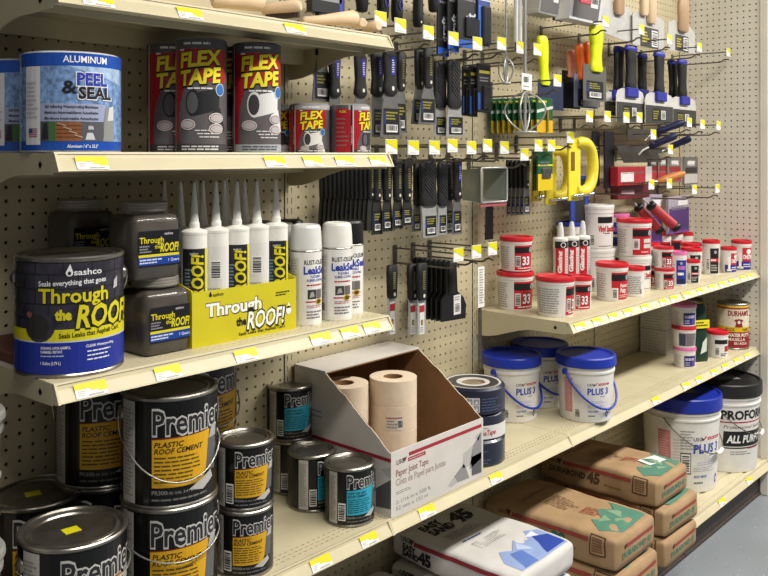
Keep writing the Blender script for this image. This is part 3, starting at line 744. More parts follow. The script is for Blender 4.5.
def tray():
    t = thing('display_tray', 'yellow cardboard display tray reading Through the ROOF! full of cartridges', 'tray', ((TX0 + TX1) / 2, TY0 + .1, Z3))
    hx, hy = (TX1 - TX0) / 2, .1; hf, hb = .100, .135; yc = mat('yellow_card', '#cbbf1c', .55, var=.03, scale=20); inn = mat('tray_inner_card', '#b8a878', .8, var=.05)
    mb = MB(); mb.box(-hx, hx, -hy, -hy + .0025, 0, hf, yc); mb.obj('front_panel', t)
    mb = MB(); mb.box(-hx, hx, hy - .0025, hy, 0, hb, inn); mb.obj('back_panel', t)
    for s in (-1, 1):
        mb = MB(); mb.prism([(-hy + .0025, 0), (hy - .0025, 0), (hy - .0025, hb), (hy * .3, hb), (-hy + .0025, hf + .004)], s * hx - .00125 * (1 + s), s * hx + .00125 * (1 - s), yc, 'x'); mb.obj('side_panel', t)
    mb = MB(); mb.box(-hx + .002, hx - .002, -hy + .002, hy - .002, 0, .0025, inn); mb.obj('base', t)
    mb = MB(); mp = planemap((-hx, -hy, 0), (1, 0, 0), (0, 0, 1)); wt = ink('#f3f2ea'); bk = ink('#1c1a10')
    text(mb, mp, 'sashco', .045, .0885, .0065, bk, 1, bold=.04); disc(mb, mp, .040, .0915, .0033, .0035, bk, 1); poly(mb, mp, [(.0368, .0925), (.0432, .0925), (.040, .0985)], bk, 1)
    text(mb, mp, 'Through', .0295, .0520, .0245, bk, 1, w=.133, bold=.06); text(mb, mp, 'Through', .030, .0530, .0230, wt, 2, w=.130, bold=.035)
    text(mb, mp, 'the', .099, .0270, .0150, bk, 2, w=.024, bold=.04)
    text(mb, mp, 'ROOF!', .122, .0160, .0345, bk, 3, w=.100, bold=.06, shear=.2); text(mb, mp, 'ROOF!', .1235, .0180, .0315, wt, 4, w=.095, bold=.025, shear=.2)
    text(mb, mp, "Seals Leaks that Asphalt Can't", .105, .0075, .0058, bk, 2, w=.115, bold=.035)
    lines(mb, mp, .196, .236, .070, .080, 2, bk, 1); disc(mb, mp, .229, .040, .0065, .0085, wt, 3); poly(mb, mp, [(.2235, .044), (.2345, .044), (.229, .056)], wt, 3)
    mb.obj('lettering', t)
tray()
GR = 'roof sealant cartridges in the yellow tray'
rows = [(1.322, [(.9405, 5), (.9897, 176), (1.0389, 8), (1.0881, 178), (1.1373, 10)]), (1.376, [(.948, 175), (.999, 170), (1.050, 5), (1.101, 4)]), (1.440, [(.955, 12), (1.030, 178), (1.105, 170)])]
lab = {(0, 0): 'black and yellow labelled cartridge at the left end of the front row', (0, 1): 'white-backed cartridge between the two leftmost labelled cartridges', (0, 2): 'black and yellow labelled cartridge in the middle of the front row',
       (0, 3): 'cartridge showing its white back with barcode in the front row', (0, 4): 'black and yellow labelled cartridge at the right end of the front row'}
for r, (y, xs) in enumerate(rows):
    for i, (x, d) in enumerate(xs):
        cartridge(lab.get((r, i), 'white sealant cartridge standing in the %s row of the tray' % ('middle' if r == 1 else 'rear')), (x, y, Z3 + .0025), face_cam(x, y, d), 'roof', GR if (r, i) in lab else GR + ', %s row' % ('middle' if r == 1 else 'rear'))

def spray(label, loc, d, capm=CLEARP, group='leak sealer spray cans'):
    R = .0325; t = thing('spray_can', label, 'spray can', loc, face_cam(loc[0], loc[1], d), group)
    mb = MB(); mb.lathe([(R - .004, .002), (R - .001, 0), (R, .003), (R, .150)], mat('white_enamel', '#e6e4df', .25, var=.03), 36); mb.lathe([(R, .150), (R + .001, .152), (R - .001, .156), (R - .006, .162)], TIN, 36); mb.obj('can', t)
    mb = MB(); mb.lathe([(R + .0002, .153), (R + .0006, .156), (R - .0005, .180), (R - .0022, .199), (R - .0045, .2035), (R - .010, .2055), (R - .013, .204), (0, .204)], capm, 36); mb.obj('cap', t)
    mb = MB(); mp = cylmap(R); bk, bl, rd = ink('#22242a'), ink('#2336a0'), ink('#b3202c')
    text(mb, mp, 'RUST-OLEUM', -.023, .125, .0090, bk, 1, w=.056, bold=.045)
    text(mb, mp, 'LeakSeal', -.024, .106, .0150, bl, 1, w=.062, bold=.035)
    text(mb, mp, 'FLEXIBLE', .003, .098, .0050, bl, 1, w=.026, al='c', bold=.02); text(mb, mp, 'RUBBER COATING', .003, .0905, .0050, bl, 1, w=.040, al='c', bold=.02)
    lines(mb, mp, -.018, .024, .080, .086, 1, rd, 1, ragged=.1)
    rect(mb, mp, -.016, .003, .055, .074, ink('#3c3a3a'), 1); poly(mb, mp, [(-.012, .058), (-.001, .060), (-.004, .070), (-.010, .068)], ink('#a9a59f'), 2); rect(mb, mp, .004, .020, .055, .074, ink('#6a6460'), 1)
    rect(mb, mp, -.020, .022, .048, .0505, rd, 1); disc(mb, mp, .010, .049, .009, .006, ink('#c8a41c'), 2); disc(mb, mp, .010, .049, .006, .004, ink('#4d4210'), 3)
    lines(mb, mp, -.018, .024, .036, .043, 2, ink('#b07070'), 1); lines(mb, mp, -.018, .024, .014, .032, 3, ink('#77757a'), 1)
    rect(mb, mp, -.060, -.034, .012, .140, ink('#cfccc6'), 1); lines(mb, mp, -.058, -.036, .045, .136, 16, ink('#aaa6a0'), 2); barcode(mb, mp, -.055, -.040, .016, .040, 2)
    mb.obj('label', t)
    return t
sa, sb = spot(306, 326.5, Z3, .0325), spot(337, 321.5, Z3, .0325)
spray('white spray can with frosted clear cap beside the yellow tray', sa, 34)
spray('white spray can with plain white cap at the front of its row', sb, 22, WHITEP)
spray('white spray can with black cap half hidden behind the white-capped one', (sb[0] + .066, sb[1] + .030, Z3), 14, BLACKP)
spray('spray can with frosted cap hidden behind the clear-capped one', (sa[0] - .012, sa[1] + .070, Z3), 30)
spray('rearmost white spray can with white cap by the pegboard', (sa[0] + .06, sa[1] + .118, Z3), 20, BLACKP)
spray('rear spray can with grey cap next to the cartridges', (sa[0] - .010, sa[1] + .140, Z3), 20, mat('grey_cap', '#5d5b58', .4, var=.05))
# thin brown carton flap behind the gallon can
mb = MB(); mb.box(-.055, .055, -.10, .10, 0, .022, mat('red_brown_card', '#6b4236', .7, var=.08), .002); mb.box(-.0555, .0555, -.1005, .1005, 0, .004, CARDW)
tag(mb.obj('flat_carton', None, (.692, 1.462, Z3)), 'low red-brown flat carton behind the gallon sealant can', 'box')
for o in list(bpy.data.objects):
    if o.get('label', '').startswith('dim clear sealant jar'): o.location.x += .02

# ------------------------------------------------------------------ cut-open joint tape carton and the rolls in it
def carton():
    x0, x1, yf, yb = 1.400, 1.742, 1.246, 1.562; h0, h1 = .142, .282; ycut = 1.452; th = .004
    t = thing('joint_tape_carton', 'white carton reading Paper Joint Tape cut open diagonally, rolls inside', 'box', ((x0 + x1) / 2, yf, Z4))
    c = (x0 + x1) / 2; a0, a1 = x0 - c, x1 - c; d = yb - yf; dc = ycut - yf
    mb = MB(); mb.box(a0, a1, 0, th, 0, h0, CARDW); mb.obj('front_panel', t)
    mb = MB(); mb.box(a0, a1, d - th, d, 0, h1, CARDB); mb.obj('back_panel', t)
    mb = MB(); mb.box(a0 + .001, a1 - .001, th, d - th, .0005, .004, CARDB); mb.obj('base', t)
    for s, xa in ((-1, a0), (1, a1 - th)):
        mb = MB(); out, inn = (xa, xa + th * .4) if s < 0 else (xa + th * .6, xa + th)
        pts = [(th, 0), (d - th, 0), (d - th, h1), (dc, h1)]; n = 22; rng = random.Random(4)
        for i in range(1, n): q = i / n; pts.append((dc + (th - dc) * q, h1 + (h0 - h1) * (q ** 1.05) + rng.uniform(-.0022, .0022)))
        pts.append((th, h0))
        mb.prism(pts, out, inn, CARDW, 'x')
        i0, i1 = (inn, xa + th) if s < 0 else (xa, out)
        mb.prism(pts, i0, i1, CARDB, 'x'); mb.obj('side_panel', t)
    mb = MB(); mb.box(a0, a1, dc, d, h1 + .0002, h1 + .004, CARDW); mb.box(a0 + .001, a1 - .001, dc + .001, d - .001, h1 - .003, h1, CARDB); mb.obj('top_flap', t)
    mb = MB(); mp = planemap((a0, 0, 0), (1, 0, 0), (0, 0, 1)); rd = ink('#a02536', .6); g1, g2, g3 = ink('#8d8b8c', .6), ink('#b5b2b0', .6), ink('#5b595b', .6)
    put(mb, mp, [[(.030, .108), (.334, .116), (.334, .126), (.030, .118)]], rd, 1) if False else rect(mb, mp, .060, .335, .1215, .1295, rd, 1)
    text(mb, mp, 'USG', .018, .112, .010, ink('#3a3536', .6), 1, bold=.03); poly(mb, mp, [(.038, .118), (.044, .113), (.046, .122)], ink('#2c2a2a', .6), 1); poly(mb, mp, [(.046, .122), (.046, .111), (.053, .122)], rd, 1)
    rect(mb, mp, .057, .118, .110, .118, rd, 1); lines(mb, mp, .060, .116, .112, .116, 1, ink('#d9b9b8', .6), 2)
    text(mb, mp, 'Paper Joint Tape', .016, .086, .0150, ink('#7d2634', .6), 1, w=.112, bold=.0); text(mb, mp, 'Cinta de Papel para Juntas', .016, .066, .0150, ink('#9a7f80', .6), 1, w=.176, bold=0)
    lines(mb, mp, .016, .075, .046, .054, 2, g3, 1, fill=.25); text(mb, mp, '2-1/16 in x 500 ft', .016, .026, .0085, g1, 1, w=.12, bold=0); text(mb, mp, '52 mm x 152 m', .016, .012, .0085, g1, 1, w=.11, bold=0)
    for P, m in (([(.335, .110), (.335, .045), (.285, .030), (.300, .085)], g1), ([(.335, .060), (.335, .010), (.295, .012), (.292, .058)], g3), ([(.300, .085), (.262, .075), (.258, .040), (.292, .040)], g2), ([(.262, .050), (.225, .030), (.238, .012), (.285, .010), (.270, .040)], g1), ([(.225, .03), (.200, .014), (.216, .008), (.238, .012)], g2), ([(.310, .105), (.322, .090), (.335, .112)], g2)): poly(mb, mp, P, m, 1)
    mb.obj('front_print', t)
    mb = MB(); mp = planemap((a0, d, 0), (0, -1, 0), (0, 0, 1))
    rect(mb, mp, .02, d, .1215, .1295, rd, 1); lines(mb, mp, .03, .10, .17, .195, 2, g1, 1, fill=.3); lines(mb, mp, .06, .12, .10, .115, 1, g1, 1)
    for P, m in (([(d, .085), (d - .045, .055), (d - .045, .015), (d, .02)], g3), ([(d - .045, .10), (d - .08, .07), (d - .07, .03), (d - .045, .05)], g1), ([(d, .112), (d - .03, .10), (d, .085)], g2), ([(d - .07, .05), (d - .11, .03), (d - .08, .012), (d - .045, .015)], g2)): poly(mb, mp, P, m, 1)
    mb.obj('side_print', t)
carton()
def tape_stack(cx, cy, n, who):
    R, h = .0585, .0605
    for i in range(n):
        z = Z4 + .0045 + i * h
        t = thing('joint_tape_roll', 'cream paper joint tape roll, %s' % who[i], 'tape roll', (cx, cy, z), 0, 'paper joint tape rolls in the carton')
        mb = MB(); mb.lathe([(.0245, .001), (R - .0006, .0), (R, .0006), (R, h - .0008), (R - .0006, h - .0002), (.026, h - .0002), (.0245, h - .001)], PAPER, 40); mb.obj('paper_roll', t)
        mb = MB(); mb.lathe([(.0245, .001), (.0245, h - .001), (.022, h - .001), (.022, .001), (.0245, .001)], CARDB, 28); mb.obj('core', t)
        if i == n - 2:
            mb = MB(); mp = cylmap(R); rect(mb, mp, -.040, .0, .005, .040, ink('#d8cfc4'), 1); rect(mb, mp, -.040, .0, .032, .036, ink('#b07a7a'), 2); lines(mb, mp, -.038, -.012, .008, .030, 3, ink('#9a9088'), 2); barcode(mb, mp, -.012, .002, .006, .030, 2)
            o = mb.obj('wrap_label', t); o.rotation_euler = (0, 0, face_cam(cx, cy, 22))
rl1 = (1.468, 1.458); rl2 = (1.592, 1.410)
tape_stack(rl1[0], rl1[1], 4, ['bottom of the left stack', 'second from bottom of the left stack', 'second from top of the left stack', 'top of the left stack under the flap'])
tape_stack(rl2[0], rl2[1], 4, ['bottom of the right stack', 'second from bottom of the right stack', 'second from top of the right stack with printed label', 'top of the right stack'])

# navy rolls beside the carton
def navy_rolls():
    R, h = .0830, .0660; p = spot(473, 468.5, Z4, R); who = ['bottom', 'middle', 'top']
    for i in range(3):
        off = (0.002, .006, .001)[i]; x, y, z = p[0] + off, p[1] + off * .5, Z4 + i * (h + .0005)
        t = thing('mesh_tape_roll', 'navy and white wrapped drywall tape roll, %s of three beside the carton' % who[i], 'tape roll', (x, y, z), face_cam(x, y, 8 + 12 * (i - 1)), 'navy drywall tape rolls')
        nv = mat('navy_wrap', '#1c2136', .3, var=.12, coat=.4); wr = mat('white_wrap', '#d6d4d0', .3, var=.04, coat=.4)
        mb = MB(); mb.lathe([(.030, .002), (R - .003, 0), (R, .003), (R, h - .006), (R - .006, h), (R - .010, h)], nv, 44); mb.lathe([(R - .010, h), (R - .016, h - .0005)], wr, 44)
        mb.lathe([(R - .016, h - .0005), (.044, h - .001)], nv, 44); mb.lathe([(.044, h - .001), (.032, h - .001), (.031, h - .003)], wr, 44); mb.obj('roll', t)
        mb = MB(); mb.lathe([(.031, h - .003), (.029, h - .006), (0, h - .006)], mat('tan_core', '#8d7a63', .8, var=.15), 36); mb.lathe([(.030, .002), (.0, .002)], CARDB, 36); mb.obj('core', t)
        mb = MB(); mp = cylmap(R)
        if i == 1:
            rect(mb, mp, -PI * R, PI * R, .004, .038, ink('#d9d7d4'), 1); text(mb, mp, 'FibaTape', .0, .012, .013, ink('#b02a36'), 2, w=.050, bold=.02, shear=.25, slope=.06); lines(mb, mp, -.010, .03, .029, .034, 1, ink('#9a9896'), 2)
        else:
            rect(mb, mp, -.046, -.012, .008, .044, ink('#dcdad8'), 1)
            for a in (0, 1):
                for b_ in (0, 1): rect(mb, mp, -.0445 + a * .017, -.0305 + a * .017, .0095 + b_ * .017, .0245 + b_ * .017, ink('#8f8d8c'), 2); poly(mb, mp, [(-.043 + a * .017, .011 + b_ * .017), (-.033 + a * .017, .013 + b_ * .017), (-.037 + a * .017, .022 + b_ * .017)], ink('#d5d3d1'), 3)
            lines(mb, mp, -.006, .055, .008, .044, 5, ink('#4d5674'), 1, fill=.4)
            if i == 0: barcode(mb, mp, -.075, -.052, .010, .042, 2)
        mb.obj('wrap_print', t)
navy_rolls()

# ------------------------------------------------------------------ pails
def pail_body(t, R0, R1, h, m, ribs=()):
    mb = MB(); pr = [(R0 - .006, .004), (R0 - .002, 0), (R0, .003)]
    def r(z): return R0 + (R1 - R0) * z / h
    for a, b_, e in ribs: pr += [(r(a), a), (r(a) + e, a + .002), (r(b_) + e, b_ - .002), (r(b_), b_)]
    pr += [(R1, h)]; mb.lathe([(0, .004), (R0 - .006, .004)], m); mb.lathe(pr, m); return mb.obj('bucket', t)
def lid_plain(t, R, z, m, th=.026, dome=0.0):
    mb = MB(); mb.lathe([(R + .001, z - th), (R + .004, z - th), (R + .005, z - th + .003), (R + .004, z - .004), (R + .001, z), (R - .006, z), (R - .009, z - .004), (R - .012, z - .0055), (0, z - .0055 + dome)], m); return mb.obj('lid', t)
def plus3_print(t, R0, R1, h, k, s0=0.0):
    mb = MB(); mp = cylmap(R0, 0, R1, h); bl = ink('#2340a0'); rd = ink('#b3333f')
    def L(a): return (a + s0) * k
    rect(mb, mp, L(-.090), L(-.060), .030 * k, .140 * k, ink('#c77f80'), 1); lines(mb, mp, L(-.088), L(-.062), .034 * k, .136 * k, 18, ink('#e0b4b2'), 2, fill=.4); mb.obj('red_panel', t); mb = MB(); rect(mb, mp, L(-.056), L(.072), .012 * k, .134 * k, PAILW, .4)
    lines(mb, mp, L(-.054), L(-.026), .062 * k, .124 * k, 9, ink('#c2beba'), 1, fill=.5); barcode(mb, mp, L(-.052), L(-.033), .016 * k, .044 * k, 1, True)
    text(mb, mp, 'USG', L(-.010), .120 * k, .0080 * k, ink('#3b3a3a'), 1, bold=.02)
    poly(mb, mp, [(L(.007), .129 * k), (L(.013), .119 * k), (L(.015), .124 * k)], ink('#2b2a2a'), 1); poly(mb, mp, [(L(.013), .119 * k), (L(.024), .1295 * k), (L(.019), .1295 * k), (L(.0135), .1235 * k)], rd, 1)
    rect(mb, mp, L(.025), L(.068), .121 * k, .1275 * k, rd, 1); lines(mb, mp, L(.028), L(.066), .1225 * k, .126 * k, 1, ink('#e3c4c4'), 2)
    text(mb, mp, 'PLUS 3', L(-.010), .092 * k, .0200 * k, bl, 1, w=.074 * k, bold=.035)
    lines(mb, mp, L(.032), L(.060), .083 * k, .0865 * k, 1, bl, 1); lines(mb, mp, L(.0), L(.060), .062 * k, .072 * k, 2, ink('#8d98c0'), 1, fill=.3); lines(mb, mp, L(-.010), L(.050), .048 * k, .060 * k, 3, ink('#a6a5a6'), 1, fill=.4)
    text(mb, mp, 'READY-MIXED', L(-.008), .0345 * k, .0060 * k, bl, 1, w=.034 * k, bold=.03); lines(mb, mp, L(-.008), L(.024), .020 * k, .026 * k, 1, ink('#6d6b6c'), 1, fill=.7)
    disc(mb, mp, L(.062), .026 * k, .006 * k, .011 * k, bl, 1); disc(mb, mp, L(.062), .0255 * k, .003 * k, .005 * k, ink('#e0e0e4'), 2)
    return mb.obj('label', t)
PAILW = mat('pail_white', '#dcd9d3', .38, var=.03)
def plus3_small(label, loc, d, hang=1):
    R0, R1, h = .0770, .0850, .172; t = thing('joint_compound_pail', label, 'pail', loc, face_cam(loc[0], loc[1], d), 'blue-lidded one-gallon pails')
    pail_body(t, R0, R1, h, PAILW, ((.142, .152, .003), (.156, .164, .0025))); lid_plain(t, R1 + .001, .192, BLUEP, .030)
    plus3_print(t, R0, R1, h, .92, -.006)
    pts = []; hr = []
    rr = R1 + .004                                      # flat blue plastic bail hanging across the front
    for i in range(25):
        a = PI * i / 24; x = -rr * math.cos(a); q = math.sin(a); pts.append((x, -math.sqrt(max(0, rr * rr - x * x)) - .002, .147 - .105 * q ** .9))
    mb = MB(); mb.tube(pts, .0036, BLUEP, 8); bh = mb.obj('bail_handle', t)
    for s in (-1, 1):
        mb = MB(); n = 14; mb.add([(s * (rr - .002), .0095 * math.cos(2 * PI * i / n), .147 + .0095 * math.sin(2 * PI * i / n)) for i in range(n)] + [(s * (rr + .004), .0085 * math.cos(2 * PI * i / n), .147 + .0085 * math.sin(2 * PI * i / n)) for i in range(n)], [(i, (i + 1) % n, n + (i + 1) % n, n + i) for i in range(n)] + [[n + i for i in range(n)]], BLUEP, False); mb.obj('handle_boss', bh)
    bh.rotation_euler = (0, 0, math.radians(33))
    return t
pf = (2.353, 1.302, Z4)
plus3_small('white pail with blue lid and blue bail, nearest the front of its shelf', pf, 14)
pl_ = (2.200, 1.468, Z4)
plus3_small('white pail with blue lid left of the front one, behind the vertical price strip', pl_, 20)
plus3_small('white pail with blue lid at the rear between the other two', (2.386, 1.483, Z4), 18)
def five_gallon(label, loc, d, lidm, kind):
    R0, R1, h = .128, .1425, .315; t = thing('joint_compound_bucket', label, 'bucket', loc, face_cam(loc[0], loc[1], d), 'large five-gallon buckets')
    pail_body(t, R0, R1, h, PAILW, ((.262, .272, .004), (.285, .296, .004))); lid = lid_plain(t, R1 + .003, .348, lidm, .050, .002)
    if kind == 'plus':
        lab_ = plus3_print(t, R0, R1, h, 1.62, -.012); mb = MB(); mp = cylmap(R0, 0, R1, h)
        rect(mb, mp, -.082, -.044, .070, .150, ink('#4d4b4b'), 2); barcode(mb, mp, -.079, -.047, .075, .145, 3, True); lines(mb, mp, -.082, -.03, .160, .235, 7, ink('#8f8c8a'), 2, fill=.35)
        mb.obj('side_label', t)
    else:
        mb = MB(); mp = cylmap(R0, 0, R1, h); bk = ink('#19181a')
        text(mb, mp, 'PROFORM', -.112, .212, .036, ink('#d8d5d0'), 1, w=.215, bold=.04); text(mb, mp, 'PROFORM', -.110, .213, .034, bk, 2, w=.210, bold=.04, slope=.0)
        rect(mb, mp, -.115, .110, .198, .203, ink('#a6202e'), 1); text(mb, mp, 'Professional Series', -.100, .176, .013, ink('#4d4b4b'), 1, w=.18, bold=0, shear=.2)
        poly(mb, mp, [(-.105, .105), (.125, .105), (.130, .165), (-.100, .165)], bk, 1); text(mb, mp, 'ALL PURPOSE', -.090, .120, .029, ink('#e9e8e6'), 2, w=.200, bold=.035, shear=.2)
        rect(mb, mp, -.105, .06, .096, .101, bk, 1); rect(mb, mp, .0, .125, .094, .098, ink('#a6202e'), 2); lines(mb, mp, -.075, .03, .070, .088, 2, ink('#8b8988'), 1, fill=.4)
        mb.obj('label', t)
    mb = MB(); mb.face([(-.05, -.03, .3455), (.045, -.055, .3455), (.055, .005, .3455), (-.04, .03, .3455)], mat('film_label', '#8d8c8a', .25, var=.1)); mb.obj('lid_label', lid)
    pts = []
    for i in range(25):
        a = PI * i / 24; rr = R1 + .004; x = -rr * math.cos(a); q = math.sin(a); pts.append((x, -math.sqrt(max(0, rr * rr - x * x)) - .003, .272 - .13 * q ** .9))
    mb = MB(); mb.tube(pts, .0022, GALV, 6); bh = mb.obj('bail_wire', t); mb = MB(); mb.tube(pts[11:15], .0075, WHITEP, 10); mb.obj('grip', bh)
    for o in (bh,): o.rotation_euler = (0, 0, math.radians(30))
    return t
p5 = (3.220, 1.374, Z5)
five_gallon('large white bucket with blue lid beside the brown bags', p5, 34, mat('blue_bucket_lid', '#1a2f9e', .35, var=.06), 'plus')
p6 = (3.530, 1.332, Z5)
five_gallon('large white bucket with black lid reading ALL PURPOSE', p6, 44, mat('black_bucket_lid', '#1e1c1c', .4, var=.08), 'pro')

# ------------------------------------------------------------------ tubs on the right-hand shelves
TUBW = mat('tub_white', '#dedad6', .38, var=.03)
def tub(label, loc, R, h, lidm, style, d=20, group='spackling and putty tubs', taper=.90):
    R0 = R * taper; t = thing('putty_tub', label, 'tub', loc, face_cam(loc[0], loc[1], d - 9 if style in ('33', 'putty', 'redspackle', 'vinyl') else d), group); lh = min(.013, h * .13)
    hb = h - lh * .4
    mb = MB(); mb.lathe([(0, .002), (R0 - .003, .002), (R0 - .001, 0), (R0, .002), (R * .975, h * .80)], TUBW, 36); mb.lathe([(R * .975, h * .80), (R * 1.0, h * .815), (R * 1.005, hb)], TUBW, 36); mb.obj('tub_body', t)
    mb = MB(); mb.lathe([(R * 1.005, h - lh), (R * 1.03, h - lh), (R * 1.035, h - lh * .4), (R * 1.01, h), (R * .90, h), (R * .87, h - lh * .3), (0, h - lh * .3)], lidm, 36); mb.obj('lid', t)
    mb = MB(); mp = cylmap(R0, 0, R * .975, h * .80); H = h * .80; w = R * 1.5; rd, bk, wt = ink('#bb1f2b'), ink('#19171a'), ink('#eeeae8')
    def dap(s, tt, r): disc(mb, mp, s, tt, r, r, wt, 3); disc(mb, mp, s, tt, r * .72, r * .72, bk, 4); poly(mb, mp, [(s - r * .3, tt - r * .4), (s + r * .5, tt - r * .1), (s - r * .1, tt + r * .5)], wt, 5)
    a0, a1 = -R * .30, R * 1.05
    if style in ('33', 'putty', 'redspackle'):
        lines(mb, mp, -R * 1.9, -R * .62, H * .10, H * .92, 11, ink('#a09a98'), 1, fill=.5, ragged=.12)
        rect(mb, mp, a0, a1, H * .06, H * .96, rd, 1); rect(mb, mp, a0, a1, H * .68, H * .90, bk, 2); dap(a1 - R * .22, H * .79, R * .15)
        if style == '33':
            text(mb, mp, '33', a0 + R * .45, H * .24, H * .32, ink('#3a0e12'), 2, w=R * .58, bold=.07); text(mb, mp, '33', a0 + R * .47, H * .25, H * .30, wt, 3, w=R * .54, bold=.035); barcode(mb, mp, a0 + R * .05, a0 + R * .36, H * .18, H * .58, 2, True)
            lines(mb, mp, a0 + R * .2, a1 - R * .1, H * .10, H * .17, 1, wt, 2)
        elif style == 'putty':
            rect(mb, mp, a0, a0 + R * .42, H * .06, H * .45, TUBW, 2); barcode(mb, mp, a0 + R * .06, a0 + R * .36, H * .10, H * .42, 3, True)
            text(mb, mp, "Painter's", a0 + R * .54, H * .47, H * .12, wt, 2, w=R * .74, bold=.035, shear=.2); text(mb, mp, 'Putty', a0 + R * .54, H * .30, H * .14, wt, 2, w=R * .50, bold=.035, shear=.2); lines(mb, mp, a0 + R * .5, a1 - R * .1, H * .12, H * .24, 2, ink('#e3b9b8'), 2)
        else:
            rect(mb, mp, a0, a0 + R * .40, H * .24, H * .60, TUBW, 2); barcode(mb, mp, a0 + R * .06, a0 + R * .34, H * .27, H * .57, 3, True)
            lines(mb, mp, a0 + R * .66, a1 - R * .05, H * .26, H * .62, 2, ink('#cfd8ce'), 2, fill=.75, ragged=.1); lines(mb, mp, a0 + R * .5, a1 - R * .1, H * .12, H * .20, 1, ink('#e3b9b8'), 2)
    elif style == 'vinyl':
        lines(mb, mp, -R * 1.5, -R * .50, H * .12, H * .90, 10, ink('#b4afac'), 1, fill=.45); barcode(mb, mp, -R * .55, -R * .28, H * .10, H * .42, 2, True)
        rect(mb, mp, -R * .10, R * .95, H * .74, H * .92, bk, 1); text(mb, mp, 'Vinyl Spackling', -R * .08, H * .50, H * .16, ink('#b3202c'), 1, w=R * 1.35, bold=.045, shear=.1); lines(mb, mp, R * .3, R * .9, H * .42, H * .47, 1, bk, 1); lines(mb, mp, -R * .05, R * .9, H * .06, H * .11, 1, ink('#6d6a68'), 1, ragged=0)
    elif style == 'blue':
        rect(mb, mp, -R * .60, R * .85, H * .06, H * .94, ink('#23338c'), 1); lines(mb, mp, -R * .42, R * .7, H * .58, H * .74, 1, ink('#b06ab0'), 2, fill=.9, ragged=.1); lines(mb, mp, -R * .42, R * .7, H * .38, H * .50, 1, wt, 2, fill=.8); dap(0, H * .82, R * .16)
        rect(mb, mp, -R * .55, R * .80, H * .10, H * .24, ink('#1a1f4a'), 2); lines(mb, mp, -R * 1.6, -R * .7, H * .1, H * .9, 9, ink('#a9a5a3'), 1)
    elif style == 'black':
        rect(mb, mp, -R * .50, R * .62, H * .04, H * .96, ink('#1b191b'), 1); dap(R * .1, H * .82, R * .17); rect(mb, mp, -R * .46, R * .58, H * .46, H * .60, ink('#b3202c'), 2); lines(mb, mp, -R * .42, R * .5, H * .48, H * .58, 1, wt, 3, fill=.6); lines(mb, mp, -R * .4, R * .5, H * .12, H * .38, 3, ink('#b0acaa'), 2)
        barcode(mb, mp, -R * .95, -R * .58, H * .15, H * .6, 2, True)
    elif style == 'onetime':
        rect(mb, mp, -R * 1.0, R * 1.3, H * .05, H * .40, ink('#2a2a86'), 1); rect(mb, mp, -R * .2, R * 1.3, H * .40, H * .96, ink('#c22a2c'), 1)
        rect(mb, mp, -R * .55, -R * .28, H * .14, H * .80, wt, 3); poly(mb, mp, [(-R * .75, H * .62), (-R * .55, H * .80), (-R * .55, H * .62)], wt, 3); rect(mb, mp, -R * .72, -R * .1, H * .10, H * .18, wt, 3)
        text(mb, mp, 'ONETIME', -R * .15, H * .50, H * .17, wt, 3, w=R * 1.25, bold=.04); lines(mb, mp, -R * .1, R * 1.1, H * .14, H * .32, 2, ink('#d9d5e4'), 3); disc(mb, mp, R * .5, H * .80, R * .3, H * .1, wt, 3)
    elif style == 'bond':
        rect(mb, mp, -R * .45, R * .75, H * .10, H * .78, ink('#1f2768'), 1); lines(mb, mp, -R * .36, R * .7, H * .46, H * .66, 1, ink('#b9a6d0'), 2, fill=.8, ragged=.2); rect(mb, mp, R * .25, R * .68, H * .14, H * .42, ink('#5a3f9a'), 2); lines(mb, mp, -R * .36, R * .2, H * .16, H * .4, 3, ink('#a9b0d8'), 2); lines(mb, mp, -R * 1.4, -R * .6, H * .1, H * .85, 8, ink('#b4b0ad'), 1)
    elif style == 'grey':
        rect(mb, mp, -R * .75, R * .9, H * .12, H * .9, ink('#8b8284'), 1); lines(mb, mp, -R * .1, R * .85, H * .16, H * .86, 9, ink('#5f595c'), 2); rect(mb, mp, -R * .72, -R * .2, H * .16, H * .85, ink('#3b3a52'), 2)
    elif style == 'strip':
        rect(mb, mp, -R * .45, R * .95, H * .66, H * .86, bk, 1); barcode(mb, mp, -R * .42, -R * .02, H * .12, H * .5, 1, True); lines(mb, mp, R * .1, R * .9, H * .08, H * .24, 2, bk, 1); rect(mb, mp, R * .5, R * 1.1, H * .30, H * .56, ink('#b3202c'), 1)
    elif style == 'plain':
        lines(mb, mp, -R * 1.2, R * .6, H * .12, H * .88, 10, ink('#8f8a88'), 1, fill=.5, ragged=.1); barcode(mb, mp, R * .35, R * .62, H * .12, H * .36, 2, True)
    mb.obj('label', t)
    return t
tub('red-lidded tub lettered 33, front left corner of the tub shelf behind another', (2.250, 1.488, ZR), .0565, .117, REDP, '33', 24)
tub('red-lidded tub standing on top of the rear left one', (2.262, 1.492, ZR + .1175), .0500, .105, REDP, '33', 22)
tub('wide red-lidded tub turned to its grey fine print, nearest the shelf corner', (2.245, 1.343, ZR), .0570, .116, REDP, '33', 62)
tub('narrow red-lidded tub lettered 33 right of the corner tub', (2.372, 1.335, ZR), .0390, .104, REDP, '33', 10)
for i, (x, y) in enumerate(((2.450, 1.446), (2.504, 1.436), (2.558, 1.426))):
    cartridge('red and black glazing cartridge, %s of the three beside the white tubs' % ('leftmost', 'middle', 'rightmost')[i], (x, y, ZR), face_cam(x, y, 12), 'glaz', 'red glazing cartridges')
tub('blue-lidded grey tub standing on another behind the glazing cartridges', (2.622, 1.508, ZR + .1205), .0480, .125, BLUEP, 'plain', 10)
tub('grey tub supporting the blue-lidded one behind the glazing cartridges', (2.622, 1.508, ZR), .0480, .120, BLUEP, 'plain', 10)
